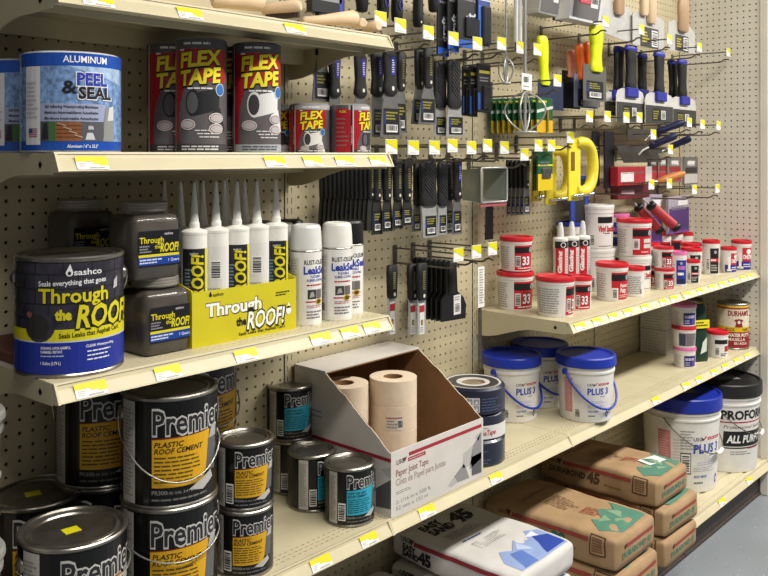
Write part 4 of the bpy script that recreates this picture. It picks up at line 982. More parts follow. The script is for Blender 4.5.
tub('tall white tub of vinyl spackling, lower of the stacked white pair', (2.765, 1.486, ZR), .0620, .148, TUBW, 'vinyl', 20, taper=.93)
tub('tall white tub of vinyl spackling on top of the other white one', (2.757, 1.483, ZR + .1485), .0600, .152, TUBW, 'vinyl', 20, taper=.93)
tub('red-lidded putty tub with white barcode corner at the shelf front', (2.605, 1.345, ZR), .0520, .123, REDP, 'putty', 26)
tub('small red-lidded tub showing grey fine print right of the putty tub', (2.722, 1.322, ZR), .0330, .100, REDP, 'plain', 10)
tub('white tub with red script under the large red-labelled one', (2.862, 1.388, ZR), .0560, .120, TUBW, 'vinyl', 24, taper=.93)
tub('large red-labelled tub with red lid stacked above a white tub', (2.858, 1.390, ZR + .1205), .0600, .130, REDP, 'redspackle', 22, taper=.93)
tub('pink-lidded white tub behind the large red-labelled one', (2.965, 1.512, ZR + .1335), .0460, .125, PINKP, 'blue', 10)
tub('white tub hidden below the pink-lidded one', (2.965, 1.512, ZR), .0480, .133, TUBW, 'vinyl', 10)
bx = spot(664.5, 290.5, ZR, .036)
tub('small red-lidded tub lettered 33 at the front, lower of two', bx, .0345, .076, REDP, '33', 22)
tub('small red-lidded tub lettered 33 on top of its twin', (bx[0] - .002, bx[1] + .004, ZR + .0765), .0345, .076, REDP, '33', 20)
tub('small red-lidded tub behind the stacked pair of small 33 tubs', (bx[0] + .045, bx[1] + .075, ZR + .0765), .0345, .080, REDP, 'plain', 10)
tub('small red-lidded tub under the one behind the 33 pair', (bx[0] + .047, bx[1] + .076, ZR), .0345, .076, REDP, '33', 10)
bx = spot(678.5, 286, ZR, .028); tub('slim blue-labelled tub with pink lid at the shelf front', bx, .0285, .124, PINKP, 'blue', 20, taper=.95)
bx = spot(692.5, 283.5, ZR, .025); tub('tiny red-lidded tub with black label at the shelf front', bx, .0265, .086, REDP, 'black', 20)
bx = spot(700, 279.5, ZR, .036); bx = (bx[0] + .03, bx[1] + .045, ZR); tub('red-lidded tub with black label behind the tiny black-labelled one', bx, .0385, .113, REDP, 'black', 22)
b3 = spot(715, 275.5, ZR, .032); tub('taller red-lidded tub with black label stripe left of the blue and red pair', (b3[0] + .012, b3[1] + .02, ZR), .0330, .136, REDP, 'black', 24)
tub('tall red-lidded white tub in the second row', (3.405, 1.412, ZR), .0400, .122, REDP, 'plain', 14)
tub('wide red-lidded tub in the rear row, left of its twin', (3.355, 1.518, ZR), .0430, .163, REDP, 'redspackle', 14)
tub('wide red-lidded tub in the rear row, right of its twin', (3.462, 1.515, ZR), .0440, .161, REDP, 'redspackle', 14)
tub('small red-lidded tub at the far end of the rear row', (3.565, 1.505, ZR), .0350, .148, REDP, 'plain', 14)
b4 = (3.522, 1.304, ZR); tub('red, blue and white tub with a big white 1, left of the last one', b4, .0300, .104, REDP, 'onetime', 30)
tub('large red, blue and white tub at the end panel, last on the shelf', (3.630, 1.292, ZR), .0390, .124, REDP, 'onetime', 18)

# lower shelf, far end
t = thing('white_carton', 'tall pale carton standing alone behind the stacked small tubs', 'box', (3.318, 1.506, Z4))
mb = MB(); mb.box(-.055, .055, -.055, .055, 0, .205, CARDW, .0015); mb.obj('carton_body', t)
for mp in (planemap((-.0552, .055, 0), (0, -1, 0), (0, 0, 1)), planemap((-.055, -.0552, 0), (1, 0, 0), (0, 0, 1))):
    mb = MB(); lines(mb, mp, .010, .100, .012, .190, 16, ink('#a9a49e'), 1, fill=.3); rect(mb, mp, .0, .11, .098, .100, ink('#8f8a84'), 1)
    mb.obj('print', t)
s0 = spot(684.5, 368.5, Z4, .040)
tub('small pink-lidded tub with blue label, bottom of a stack of three', s0, .0410, .074, PINKP, 'bond', 26)
tub('small red-lidded tub with grey label, middle of a stack of three', (s0[0], s0[1] + .002, Z4 + .0745), .0435, .078, REDP, 'grey', 20)
tub('small pink-lidded tub with blue label, top of a stack of three', (s0[0] + .008, s0[1] + .006, Z4 + .153), .0450, .082, PINKP, 'bond', 26)
gx = (3.275, 1.330, Z4)
t = thing('green_pouch', 'dark green upright pouch with yellow band between the tubs', 'pouch', gx, math.radians(-30))
mb = MB(); gm = mat('dark_green_film', '#1c3a2a', .4, var=.18, scale=30); mb.loft([(0, 0, 0, .036, .024), (0, 0, .012, .038, .026), (0, 0, .10, .036, .020), (0, 0, .17, .034, .012), (0, 0, .205, .030, .004), (0, 0, .218, .026, .002)], gm, 20, 3); mb.obj('pouch_body', t)
mb = MB(); mp = planemap((0, -.0285, 0), (1, 0, 0), (0, .03, 1)); rect(mb, mp, -.034, .034, .128, .160, ink('#e0d51c'), 1); lines(mb, mp, -.028, .028, .134, .155, 2, ink('#3c3a14'), 2); poly(mb, mp, [(-.01, .03), (.018, .04), (.022, .095), (.002, .075)], ink('#c9d2c8'), 1); mb.obj('label', t)
bx = spot(717.5, 358, Z4, .036); tub('red-lidded white tub with black bar beside the green pouch', bx, .0400, .103, REDP, 'strip', 12, taper=.95)
tub('small red-lidded tub behind, between pouch and putty can', (3.440, 1.440, Z4), .0320, .130, REDP, 'plain', 10)
def putty_can(label, loc, d):
    R, h = .0615, .186; t = thing('water_putty_can', label, 'can', loc, face_cam(loc[0], loc[1], d), 'cream and red putty cans')
    tin_body(t, R, h, mat('label_cream', '#ded3bd', .4, var=.04)); mb = MB(); mp = cylmap(R); rd = ink('#8a1f22'); ye = ink('#d9b21c')
    rect(mb, mp, -PI * R, PI * R, .007, .072, rd, 1); rect(mb, mp, -PI * R, PI * R, .072, .092, ye, 1); rect(mb, mp, -PI * R, PI * R, h - .016, h - .009, ye, 1); rect(mb, mp, -PI * R, PI * R, h - .022, h - .016, rd, 1)
    text(mb, mp, "DURHAM'S", -.042, .138, .020, rd, 2, w=.090, bold=.035); text(mb, mp, 'ROCK', -.050, .0755, .012, ink('#2a1c0c'), 2, w=.034, bold=.05); text(mb, mp, 'HARD', .016, .0755, .012, ink('#2a1c0c'), 2, w=.034, bold=.05)
    text(mb, mp, 'WATER PUTTY', -.045, .053, .013, ink('#eadfce'), 2, w=.100, bold=.04); text(mb, mp, 'MASILLA', -.042, .036, .012, ink('#eadfce'), 2, w=.070, bold=.04); text(mb, mp, 'EN AGUA', -.018, .021, .010, ink('#eadfce'), 2, w=.055, bold=.04)
    disc(mb, mp, .000, .108, .012, .018, rd, 2); poly(mb, mp, [(-.016, .092), (.016, .092), (.010, .112), (-.010, .112)], rd, 3); disc(mb, mp, .0, .112, .006, .007, ink('#ded3bd'), 4); poly(mb, mp, [(-.020, .118), (-.008, .112), (-.008, .126)], rd, 3); poly(mb, mp, [(.020, .118), (.008, .112), (.008, .126)], rd, 3)
    mb.obj('label', t); return t
putty_can('large cream and red rock hard water putty can at the end panel', (3.606, 1.318, Z4), 22)
putty_can('cream and red putty can almost hidden behind at the rear wall', (3.560, 1.490, Z4), 10)

# ------------------------------------------------------------------ bags
def bag(label, loc, L, Wd, H, m, kind, rz=0.0, seed=0, group=None, name='compound_bag'):
    t = thing(name, label, 'bag', loc, rz, group)
    N = 44; per = []
    for k in range(N):                                  # boxy cross-section, k=0 at right side middle
        a = 2 * PI * k / N; c, q = math.cos(a), math.sin(a); per.append((math.copysign(abs(c) ** .20, c), math.copysign(abs(q) ** .27, q)))
    idx = list(range(-N // 4 + 1, N // 2 + N // 4)); arc = [0.0]; top = [(per[k][0] * Wd / 2, per[k][1] * H / 2) for k in idx]
    for a, b_ in zip(top, top[1:]): arc.append(arc[-1] + math.dist(a, b_))
    half = arc[-1] / 2; edge = half - sum(math.dist(top[k], top[k + 1]) for k in range(len(top) - 1) if top[k][0] < 0 and top[k + 1][1] < 0) + H * .44   # distance from crown to the foot of the left side
    def sec(y):                                          # scale of the section along the bag
        a = abs(y) / (L / 2); return (1 - .05 * a ** 6, 1 - .13 * a ** 5)
    def wr(x, y, z): return .0065 * noise.noise(Vector((x * 13 + seed * 7, y * 10, z * 13))) + .0030 * noise.noise(Vector((x * 34, y * 30 + seed, z * 34)))
    def P(fx, fz, y, off=0.0):
        sx, sz = sec(y); x, z = fx * Wd / 2 * sx, fz * H / 2 * sz
        d = wr(x, y, z); k = 1 + (d + off) / max(.02, math.hypot(x, z))
        z2 = z * k; z2 = max(z2, -H / 2 * .93)
        return (x * k, y, H / 2 * .93 + z2)
    ys = [-L / 2 + L * i / 40 for i in range(41)]; mb = MB()
    vs = [P(px, pz, y) for y in ys for px, pz in per]; fs = [(j * N + i, j * N + (i + 1) % N, (j + 1) * N + (i + 1) % N, (j + 1) * N + i) for j in range(40) for i in range(N)]
    mb.add(vs, fs, m, True)
    for e in (0, 40):                                    # folded block ends
        ring = vs[e * N:(e + 1) * N]; cx = sum(p[0] for p in ring) / N; cz = sum(p[2] for p in ring) / N; yy = ys[e]; s = -1 if e == 0 else 1
        r2 = [(cx + (p[0] - cx) * .965, yy + s * .006, cz + (p[2] - cz) * .93) for p in ring]; r3 = [(cx + (p[0] - cx) * .5, yy + s * .009, cz + (p[2] - cz) * .45) for p in ring]
        mb.add(ring + r2 + r3, [(i, (i + 1) % N, N + (i + 1) % N, N + i) for i in range(N)] + [(N + i, N + (i + 1) % N, 2 * N + (i + 1) % N, 2 * N + i) for i in range(N)] + [[2 * N + i for i in range(N)]], m, True)
    mb.obj('sack', t)
    def at_arc(w):                                       # w: distance over the top from the crown, + to the right
        q = half - w; q = min(max(q, 0), arc[-1])
        for k in range(len(arc) - 1):
            if arc[k + 1] >= q - 1e-9:
                f = (q - arc[k]) / max(1e-9, arc[k + 1] - arc[k]); A, B = per[idx[k]], per[idx[k + 1]]; return (A[0] + (B[0] - A[0]) * f, A[1] + (B[1] - A[1]) * f)
        return per[idx[-1]]
    def mk(fn):
        def f(s, tt, l):
            y, w = fn(s, tt); a, b_ = at_arc(w); return P(a, b_, y, .0012 + OFF * 1.5 * l)
        f.step = .012; f.tstep = .012; return f
    top_x = mk(lambda s, tt: (tt, s))                    # reads along +x, up = towards the wall
    side_y = mk(lambda s, tt: (-s, tt))                  # reads towards the aisle, up = towards the crown
    endm = planemap((0, -L / 2 - .0098, 0), (1, 0, 0), (0, 0, 1))
    mb = MB(); mt = mb; hw = Wd / 2 * .80
    if kind == 'white':
        nv = ink('#20222c', .6); rd = ink('#8f2530', .6); e = edge
        text(mt, top_x, 'EASY', -.095, .118, .030, nv, 1, w=.085, bold=.05, shear=.1); text(mt, top_x, 'SAND', -.095, .080, .030, nv, 1, w=.092, bold=.05, shear=.1); text(mt, top_x, '45', .004, .085, .052, nv, 1, w=.090, bold=.06, shear=.15)
        lines(mt, top_x, -.085, .075, .030, .062, 4, ink('#55545a', .6), 1, fill=.25); lines(mt, top_x, -.075, .03, .0, .012, 1, ink('#3b4a8c', .6), 1, fill=.4)
        for a, b_, c, d in ((-.07, .08, -.052, -.050), (-.07, .08, -.020, -.018), (-.07, -.068, -.052, -.018), (.078, .08, -.052, -.018)): rect(mt, top_x, a, b_, c, d, ink('#8a8887', .6), 1)
        lines(mt, top_x, -.064, .074, -.048, -.023, 3, ink('#a09e9d', .6), 1, fill=.3)
        for P_, c in (([(-.10, -L / 2 + .004), (.12, -L / 2 + .004), (.12, -.10), (.085, -.075), (.05, -.115), (.02, -.085), (-.03, -.12), (-.06, -.10), (-.10, -.14)], '#8fa3cf'), ([(.03, -L / 2 + .01), (.115, -L / 2 + .01), (.115, -.13), (.07, -.11)], '#2c46a0'), ([(-.08, -L / 2 + .006), (-.02, -L / 2 + .006), (-.01, -.135), (-.05, -.125)], '#5b78bb'), ([(-.02, -.125), (.02, -.15), (.01, -.10)], '#b4c2e0'), ([(.05, -.10), (.09, -.12), (.10, -.09)], '#dde2ee')): poly(mt, top_x, P_, ink(c, .6), 1 if c == '#8fa3cf' else 2)
        rect(mb, side_y, -.115, L / 2 - .01, -e + H * .66, -e + H * .80, rd, 1); text(mb, side_y, 'USG', -.165, -e + H * .68, .013, ink('#3a3836', .6), 1, bold=.03); poly(mb, side_y, [(-.135, -e + H * .84), (-.125, -e + H * .62), (-.115, -e + H * .84)], ink('#5a2a2c', .6), 1)
        text(mb, side_y, 'EASY', -.16, -e + H * .40, .016, nv, 1, bold=.05); text(mb, side_y, 'SAND', -.16, -e + H * .17, .016, nv, 1, bold=.05); text(mb, side_y, '45', -.10, -e + H * .17, .030, nv, 1, bold=.06)
    else:
        rd = ink('#96423a', .75); gn = ink('#4d7f6b', .75); dk = ink('#4b3a28', .75); e = edge
        text(mt, top_x, 'Durabond', -.085, .11, .018, ink('#8a6c4a', .75), 1, w=.13, bold=0)
        lines(mt, mk(lambda s, tt: (-s, tt)), -.06, .035, -.045, .03, 7, ink('#7a5c3e', .75), 1, fill=.35)
        lines(mb, side_y, L / 2 - .16, L / 2 - .10, -.03, .02, 4, ink('#a8503c', .75), 1, fill=.4)
        poly(mt, top_x, [(-.10, -.155), (-.05, -.105), (-.03, -.13), (.01, -.085), (.05, -.12), (.10, -.08), (.10, -L / 2 + .012), (-.06, -L / 2 + .006)], gn, 1)
        for P_ in ([(-.05, -.125), (-.02, -.15), (0, -.12)], [(.02, -.11), (.06, -.14), (.02, -.16)], [(-.02, -.165), (.03, -.175), (.0, -.150)]): poly(mt, top_x, P_, ink('#7d9a7c', .75), 2)
        rect(mb, side_y, -.115, L / 2 - .075, -e + H * .66, -e + H * .78, rd, 1); text(mb, side_y, 'USG', -.165, -e + H * .67, .011, dk, 1, bold=.03); poly(mb, side_y, [(-.138, -e + H * .82), (-.128, -e + H * .62), (-.118, -e + H * .82)], ink('#4d2a22', .75), 1)
        s9 = .045 if kind == '90' else 0.0; h9 = .38 if kind == '90' else .34
        text(mb, side_y, 'DURABOND', -.165 + s9, -e + H * h9, .018, ink('#39402f', .75), 1, w=.13, bold=.03); text(mb, side_y, kind, -.028 + s9, -e + H * (h9 - .04), .030, ink('#21695a', .75) if kind == '90' else dk, 1, bold=.05); lines(mb, side_y, .03, .10, -e + H * .30, -e + H * .36, 1, ink('#6d5438', .75), 1)
        rect(mb, side_y, L / 2 - .070, L / 2 - .022, -e + H * .34, -e + H * .92, dk, 1); rect(mb, side_y, L / 2 - .066, L / 2 - .026, -e + H * .38, -e + H * .88, ink('#a88560', .75), 2); lines(mb, side_y, L / 2 - .062, L / 2 - .030, -e + H * .42, -e + H * .84, 6, ink('#6a4e36', .75), 3, fill=.6, ragged=.05)
        sz = H * .93
        poly(mb, endm, [(-hw * .6, sz * .60), (hw * .98, sz * .62), (hw * .98, sz * .72), (-hw * .6, sz * .70)], rd, 1); poly(mb, endm, [(-hw * .75, sz * .70), (-hw * .68, sz * .55), (-hw * .58, sz * .74)], ink('#4d2a22', .75), 1)
        text(mb, endm, 'DURABOND 45' if kind != '90' else 'DURABOND 90', -hw * .85, sz * .32, .016, gn, 1, w=hw * 1.75, bold=.03)
    mb.obj('print', t)
    return t
WB = 'white joint compound bags'; KB = 'brown kraft compound bags'
bag('white compound bag with blue triangles, topmost of the white pile', (1.880, 1.350, Z5 + .164), .390, .285, .078, WHITEBAG, 'white', 0, 1, WB)
bag('white compound bag in the middle of the white pile', (1.870, 1.345, Z5 + .082), .385, .285, .078, WHITEBAG, 'white', .03, 2, WB)
bag('white compound bag at the bottom of the white pile', (1.868, 1.350, Z5), .385, .285, .084, WHITEBAG, 'white', -.02, 3, WB)
bag('white compound bag lettered 45 in the separate low pile nearest the viewer, upper one', (1.560, 1.345, Z5 + .078), .385, .270, .080, WHITEBAG, 'white', 0, 4, WB)
bag('white compound bag at the very bottom left under its twin', (1.562, 1.345, Z5), .385, .270, .080, WHITEBAG, 'white', .02, 5, WB)
bag('brown bag with green corner and paper sticker, topmost of the right brown pile', (2.590, 1.335, Z5 + .180), .395, .235, .092, KRAFT, '45', 0, 6, KB)
bag('brown bag in the middle of the right brown pile', (2.615, 1.318, Z5 + .090), .400, .250, .092, KRAFT, '45', -.02, 7, KB)
bag('brown bag at the bottom of the right brown pile', (2.605, 1.316, Z5), .400, .250, .092, KRAFT, '45', .01, 8, KB)
bag('brown bag with green 90 lettering, upper of the nearer brown pile', (2.285, 1.322, Z5 + .106), .420, .255, .100, KRAFT, '90', 0, 9, KB)
bag('brown bag under the one with green 90 lettering', (2.290, 1.315, Z5), .420, .260, .105, KRAFT, '90', .02, 10, KB)
for o in [o for o in bpy.data.objects if o.get('label', '').startswith('brown bag with green corner')]:
    mb = MB(); mb.face([(-.01, -.135, .0905), (.075, -.150, .0895), (.085, -.105, .0905), (0, -.085, .0915)], TAGW); mb.obj('sticker', o)

# ------------------------------------------------------------------ pegboard hooks and the tools on them
HOOKLAB = []
def hook(x, z, L, label, group, tagged=True, drop=.040, plate=True, wire=.0029):
    """two-wire pegboard hook; z is the height of the price plate, the carrying wire runs lower"""
    t = thing('pegboard_hook', label, 'hook', (x, WALL_Y, z - drop), 0, group)
    mb = MB(); mb.box(-.008, .008, -.005, -.0005, -.006, drop + .008, GALV, .0015); mb.obj('back_plate', t)
    mb = MB(); pts = [(0, -.004, 0), (0, -L * .5, .0), (0, -L + .035, 0), (0, -L + .024, .004), (0, -L + .016, .010), (0, -L + .006, .011), (0, -L - .004, .007)]
    mb.tube(pts, wire, GALV, 6); mb.obj('carrying_wire', t)
    if tagged:
        mb = MB(); mb.tube([(0, -.004, drop), (0, -L * .5, drop + .001), (0, -L + .002, drop)], wire * .85, GALV, 6); mb.obj('tag_wire', t)
        mb = MB(); w, h = .044, .036; mb.box(-w / 2, w / 2, -L - .002, -L, drop - h * .55, drop + h * .45, CLEARP, .0008); tg = mb.obj('price_plate', t)
        mb = MB(); mp = planemap((0, -L - .0022, drop - h * .52), (1, 0, 0), (0, 0, 1)); w2 = w * .92; h2 = h * .94
        rect(mb, mp, -w2 / 2, w2 / 2, 0, h2, TAGW, 1); poly(mb, mp, [(-w2 / 2, h2 * .72), (-w2 * .1, h2 * .60), (w2 * .12, h2 * .42), (w2 * .30, h2 * .34), (w2 / 2, h2 * .30), (w2 / 2, h2), (-w2 / 2, h2)], TAGY, 2); lines(mb, mp, -w2 * .38, w2 * .4, h2 * .08, h2 * .17, 1, ink('#b5b1ac'), 2); mb.obj('price_tag', tg)
    return t
def xz(u, v, y): p = on_y(u, v, y); return p[0], p[2]
def hooks_px(px, L, group, where, **k):
    for i, (u, v) in enumerate(px):
        x, z = xz(u, v, WALL_Y - L); n = len(px)
        o = ['first', 'second', 'third', 'fourth', 'fifth', 'sixth', 'seventh', 'eighth', 'ninth', 'tenth', 'eleventh'][i]
        hook(min(x, XU[4] - .03), z, L, 'wire hook with price plate, %s from left %s' % (o, where), group, **k)
hooks_px([(380, 18), (400, 25), (428, 32), (453, 38), (477, 43), (501, 43), (520, 47), (537, 49)], .20, 'hooks above the putty knives', 'in the row over the putty knives')
hooks_px([(391, 146), (413, 147), (434, 147), (452, 145), (471, 147), (487, 145), (504, 147), (524, 154), (538, 145), (551, 145), (570, 137)], .20, 'hooks at eye level', 'in the eye-level row')
hooks_px([(458, 254), (476, 251), (492, 248)], .22, 'hooks over the wide black knives', 'over the wide black knives')
hooks_px([(557, 80), (605, 21), (641, 29), (669, 39), (699, 47), (728, 52)], .24, 'hooks over the blue-capped knives', 'over the blue-capped taping knives')
hooks_px([(589, 116), (607, 116), (626, 117), (639, 117), (689, 122), (702, 124), (718, 125)], .25, 'hooks under the blue-capped knives', 'just under the taping knife blades')
hooks_px([(653, 134), (670, 149)], .22, 'hooks with the navy-handled trowels', 'among the navy-handled trowels')
hooks_px([(651, 184), (669, 183), (694, 189), (717, 188)], .25, 'hooks over the tub shelf', 'over the tub shelf')

def flat(mb, y, o, pts, y0, y1, m):               # outline from the photo on the plane y, local to o, with thickness
    q = [(xz(u, v, y)[0] - o[0], xz(u, v, y)[1] - o[2]) for u, v in pts]; mb.prism(q, y0, y1, m, 'y')
def knife(label, y, hb, bb, style='blue', group=None, blade=BLADE, name='putty_knife', hd=.008, sticker=True, cat='putty knife', handle_m=None):
    """hb=(u0,u1,v0,v1) handle box, bb=(u0,u1,v1) blade foot, both on the plane y"""
    ua = (hb[0] + hb[1]) / 2; x0, z0 = xz(ua, hb[2], y); x1, z1 = xz(ua, hb[3], y)
    w = xz(hb[1], hb[2], y)[0] - xz(hb[0], hb[2], y)[0]; L = z0 - z1
    bx0, bz = xz(bb[0], bb[2], y); bx1, _ = xz(bb[1], bb[2], y); bl = z1 - bz; bw = bx1 - bx0; bc = (bx0 + bx1) / 2 - x0
    t = thing(name, label, cat, (x0, y, z0), 0, group); hm = handle_m or RUBBER
    mb = MB(); h = w / 2
    prof = {'blue': [(0, .55), (.03, .85), (.10, 1.0), (.35, .92), (.6, .82), (.8, .95), (.93, 1.05), (1.0, .7)], 'ridged': [(0, .6), (.04, .92), (.2, 1.0), (.6, .9), (.8, .95), (.9, 1.05), (1, .8)], 'flat': [(0, .7), (.02, .95), (.3, 1.0), (.9, .9), (1.0, .8)],
            'plastic': [(0, .5), (.03, .85), (.10, 1.0), (.35, .95), (.65, .72), (.85, .80), (.94, 1.0), (1.0, .75)]}[style if style in ('blue', 'ridged', 'flat', 'plastic') else 'blue']
    hs = .74 if style == 'cap' else 1.0
    mb.loft([(bc * q * .3, 0, -L * q, h * f * hs, hd * (.55 + .45 * f)) for q, f in prof], hm, 14, 3.0); ho = mb.obj('handle', t)
    if style == 'blue':
        mb = MB(); mp = planemap((0, -hd * .99, -L * .55), (1, 0, 0), (0, 0, 1)); rect(mb, mp, -h * .10, h * .55, 0, L * .42, BLUEGRIP, 1); lines(mb, mp, h * .02, h * .40, L * .05, L * .36, 6, ink('#c8c8d8'), 2); mb.obj('inlay', ho)
        mb = MB(); mp = planemap((0, -hd * .99, -L * .85), (1, 0, 0), (0, 0, 1)); disc(mb, mp, h * .2, 0, h * .20, h * .24, ink('#d9d7d0'), 1); mb.obj('rivet', ho)
    elif style == 'flat':
        mb = MB(); mp = planemap((0, -hd * .99, -L * .72), (1, 0, 0), (0, 0, 1)); lines(mb, mp, -h * .2, h * .35, 0, L * .52, 9, ink('#857f4c'), 1, fill=.6, ragged=.1); mb.obj('inlay', ho)
        mb = MB(); mp = planemap((0, -hd * .99, -L * .88), (1, 0, 0), (0, 0, 1)); disc(mb, mp, h * .1, 0, h * .22, h * .26, ink('#cfccb8'), 1); mb.obj('rivet', ho)
    elif style == 'ridged':
        mb = MB()
        for i in range(8):
            zc = -L * (.12 + .085 * i); mb.box(-h * .55, h * .55, -hd - .0012, -hd * .7, zc - L * .012, zc + L * .012, mat('grip_ridge', '#3c3d40', .5, var=.05))
        for i in range(len(mb.v)): x, yy, z = mb.v[i]; mb.v[i] = (x, yy, z - x * .9)
        mb.obj('grip_ridges', ho)
    elif style == 'cap':
        mb = MB(); mb.loft([(0, 0, .002, h * .7, hd * .7), (0, 0, 0, h * .78, hd), (0, 0, -L * .07, h * .90, hd * 1.05), (0, 0, -L * .11, h * .88, hd)], BLUEGRIP, 14, 3); mb.obj('end_cap', ho)
        mb = MB(); mb.box(bc - h * .92, bc + h * .92, -hd * 1.1, hd, -L * 1.15, -L * .93, BLUEGRIP, .003); mb.obj('ferrule', ho)
    mb = MB(); th = .0009
    if style == 'plastic' and name == 'joint_knife':
        pts = [(bc - bw / 2, -L - bl), (bc + bw / 2, -L - bl), (bc + bw / 2, -L + bl * .22), (bc - bw / 2, -L + bl * .22)]
    elif style == 'cap':
        pts = [(bc - bw / 2, -L - bl), (bc + bw / 2, -L - bl), (bc + bw / 2, -L - bl * .18), (bc + bw * .44, -L - bl * .02), (bc + bw * .30, -L + bl * .06), (bc - bw * .30, -L + bl * .06), (bc - bw * .44, -L - bl * .02), (bc - bw / 2, -L - bl * .18)]
    else:
        tw = min(w * .42, bw / 2); pts = [(bc - bw / 2, -L - bl), (bc + bw / 2, -L - bl), (bc * .6 + tw + (bw / 2 - tw) * .55, -L - bl * .35), (bc * .3 + tw, -L + .004), (bc * .3 - tw, -L + .004), (bc * .6 - tw - (bw / 2 - tw) * .55, -L - bl * .35)]
    mb.prism(pts, -th, th, blade, 'y'); bo = mb.obj('blade', t)
    if sticker:
        mb = MB(); mp = planemap((bc, -th - .0002, -L - bl), (1, 0, 0), (0, 0, 1)); sw, sh = bw * .36, bl * .62
        if style == 'cap':
            mp = planemap((bc, -th - .0002, -L - bl), (1, 0, 0), (0, 0, 1)); rect(mb, mp, -bw * .49, bw * .49, 0, bl * .62, mat('blade_sleeve', '#3a3937', .5, var=.06), 1); sw, sh = bw * .26, bl * .5
            rect(mb, mp, -sw, sw * .1, bl * .10, bl * .52, ink('#1d1c1e'), 2); lines(mb, mp, -sw * .9, 0, bl * .14, bl * .46, 4, ink('#948e38'), 3); barcode(mb, mp, sw * .2, sw * .8, bl * .16, bl * .46, 2, True)
        else:
            rect(mb, mp, -sw, sw, bl * .06, bl * .06 + sh, ink('#1b1a1c'), 1); lines(mb, mp, -sw * .7, sw * .8, bl * .40, bl * .62, 3, ink('#948e38'), 2); rect(mb, mp, -sw * .95, -sw * .75, bl * .30, bl * .62, ink('#27357a'), 2); barcode(mb, mp, -sw * .65, sw * .75, bl * .12, bl * .30, 2)
        mb.obj('label', bo)
    return t
GP = 'putty knives over the tape rolls'
knife('putty knife blade with black label, half hidden by the upper shelf bracket', 1.47, (316, 326, 8, 58), (312, 331, 101), 'blue', GP)
knife('black putty knife with blue stripe right of the shelf bracket', 1.46, (329, 340, 55, 97), (327, 342, 137), 'blue', GP)
knife('black putty knife with blue stripe hanging alone above the small tape rolls', 1.45, (354.5, 366, 54, 97), (353, 368, 138), 'blue', GP)
knife('black putty knife with blue stripe behind the wide labelled blade', 1.47, (371, 383, 52, 96), (372, 384, 137), 'blue', GP)
knife('black putty knife with blue stripe and wide labelled blade at the shelf end', 1.44, (383, 396, 51, 95), (380, 402, 137), 'blue', GP)
knife('slim black putty knife right behind the wide labelled blade', 1.475, (397, 405, 52, 90), (394, 407, 133), 'flat', GP)
knife('flat-handled scraper, rear of the two wide ones', 1.475, (415, 424, 50, 88), (411, 430, 124), 'flat', GP)
knife('flat-handled scraper with yellow lettering, front of the two wide ones', 1.45, (424, 433, 48, 87), (418, 437, 124), 'flat', GP)
knife('black ridge-gripped scraper with narrow silver blade', 1.46, (433.5, 446, 62, 108), (434, 447, 136), 'ridged', GP, STEEL)
knife('black ridge-gripped scraper with wide bright silver blade', 1.44, (447, 460, 60, 108), (446, 465, 136), 'ridged', GP, STEEL)

# dense rows below the eye-level shelf
rng = random.Random(3)
GB = 'black putty knives on the eye-level hooks'
for i in range(12):
    u = 322.5 + i * 4.4; y = 1.53 - i * .0075
    knife('black putty knife packed in the dense row under the eye-level shelf', y, (u - 3.2, u + 3.2, 161, 199), (u - 4.5, u + 4.5, 231), 'flat', GB + ', dense row', mat('dark_blade', '#3a3936', .35, .3, var=.1), hd=.005, sticker=False)
for i, u in enumerate((377, 387, 397.5, 407)):
    knife('black putty knife with pale lettering, %s of four beside the dense row' % ('first', 'second', 'third', 'last')[i], 1.445 - .006 * i, (u - 4.2, u + 4.2, 160, 200), (u - 5.5, u + 5.5, 235 - i * 3), 'flat', GB, mat('dark_blade', '#3a3936'))
knife('dark grey ridge-gripped knife edge-on beside the wide ridged one', 1.47, (414, 421, 162, 206), (412, 421, 232), 'flat', GB)
knife('wide ridge-gripped scraper with bright square blade', 1.44, (419.5, 436, 161, 206), (423, 438, 238), 'ridged', GB, STEEL)
knife('narrow ridge-gripped scraper beside the wide one', 1.45, (437.5, 447, 162, 206), (438, 447, 235), 'ridged', GB, STEEL)
knife('plain black knife behind the blue-striped one at eye level', 1.47, (446, 453, 161, 200), (445, 453, 234), 'flat', GB)
knife('black knife with bright blue stripe at the end of the eye-level group', 1.44, (453, 461, 158, 200), (452, 462, 235), 'blue', GB)
# lower hooks: three long scrapers and a nest of wide black knives
GL = 'long scrapers under the spray can shelf'
for (u, y, v0, v1, w) in ((392, 1.50, 265, 298, 'apart by the shelf end'), (412.5, 1.44, 264, 300, 'in the middle'), (421.5, 1.42, 263, 300, 'nearest the wide black knives')):
    t = knife('long narrow scraper with white and red wrapper, %s' % w, y, (u - 4.8, u + 4.8, v0, v1), (u - 4.0, u + 4.0, 335), 'flat', GL, STEEL, sticker=False)
    bo = [o for o in t.children if o.name.startswith('blade')][0]; vs = [v.co for v in bo.data.vertices]; zb = min(v.z for v in vs); zt = max(v.z for v in vs); xm = sum(v.x for v in vs) / len(vs)
    mb = MB(); H = (zt - zb) * .86; mp = planemap((xm, -.0012, zb), (1, 0, 0), (0, 0, 1)); w_ = .0095
    rect(mb, mp, -w_, w_, 0, H, ink('#d9d6d0'), 1); rect(mb, mp, -w_, w_, H * .72, H * .94, ink('#a8282c'), 2); disc(mb, mp, 0, H * .38, w_ * .5, w_ * .8, ink('#1d1b12'), 2); disc(mb, mp, 0, H * .38, w_ * .25, w_ * .45, ink('#c9a020'), 3); lines(mb, mp, -w_ * .7, w_ * .7, H * .05, H * .25, 3, ink('#8d8a86'), 2); mb.obj('wrapper', bo)
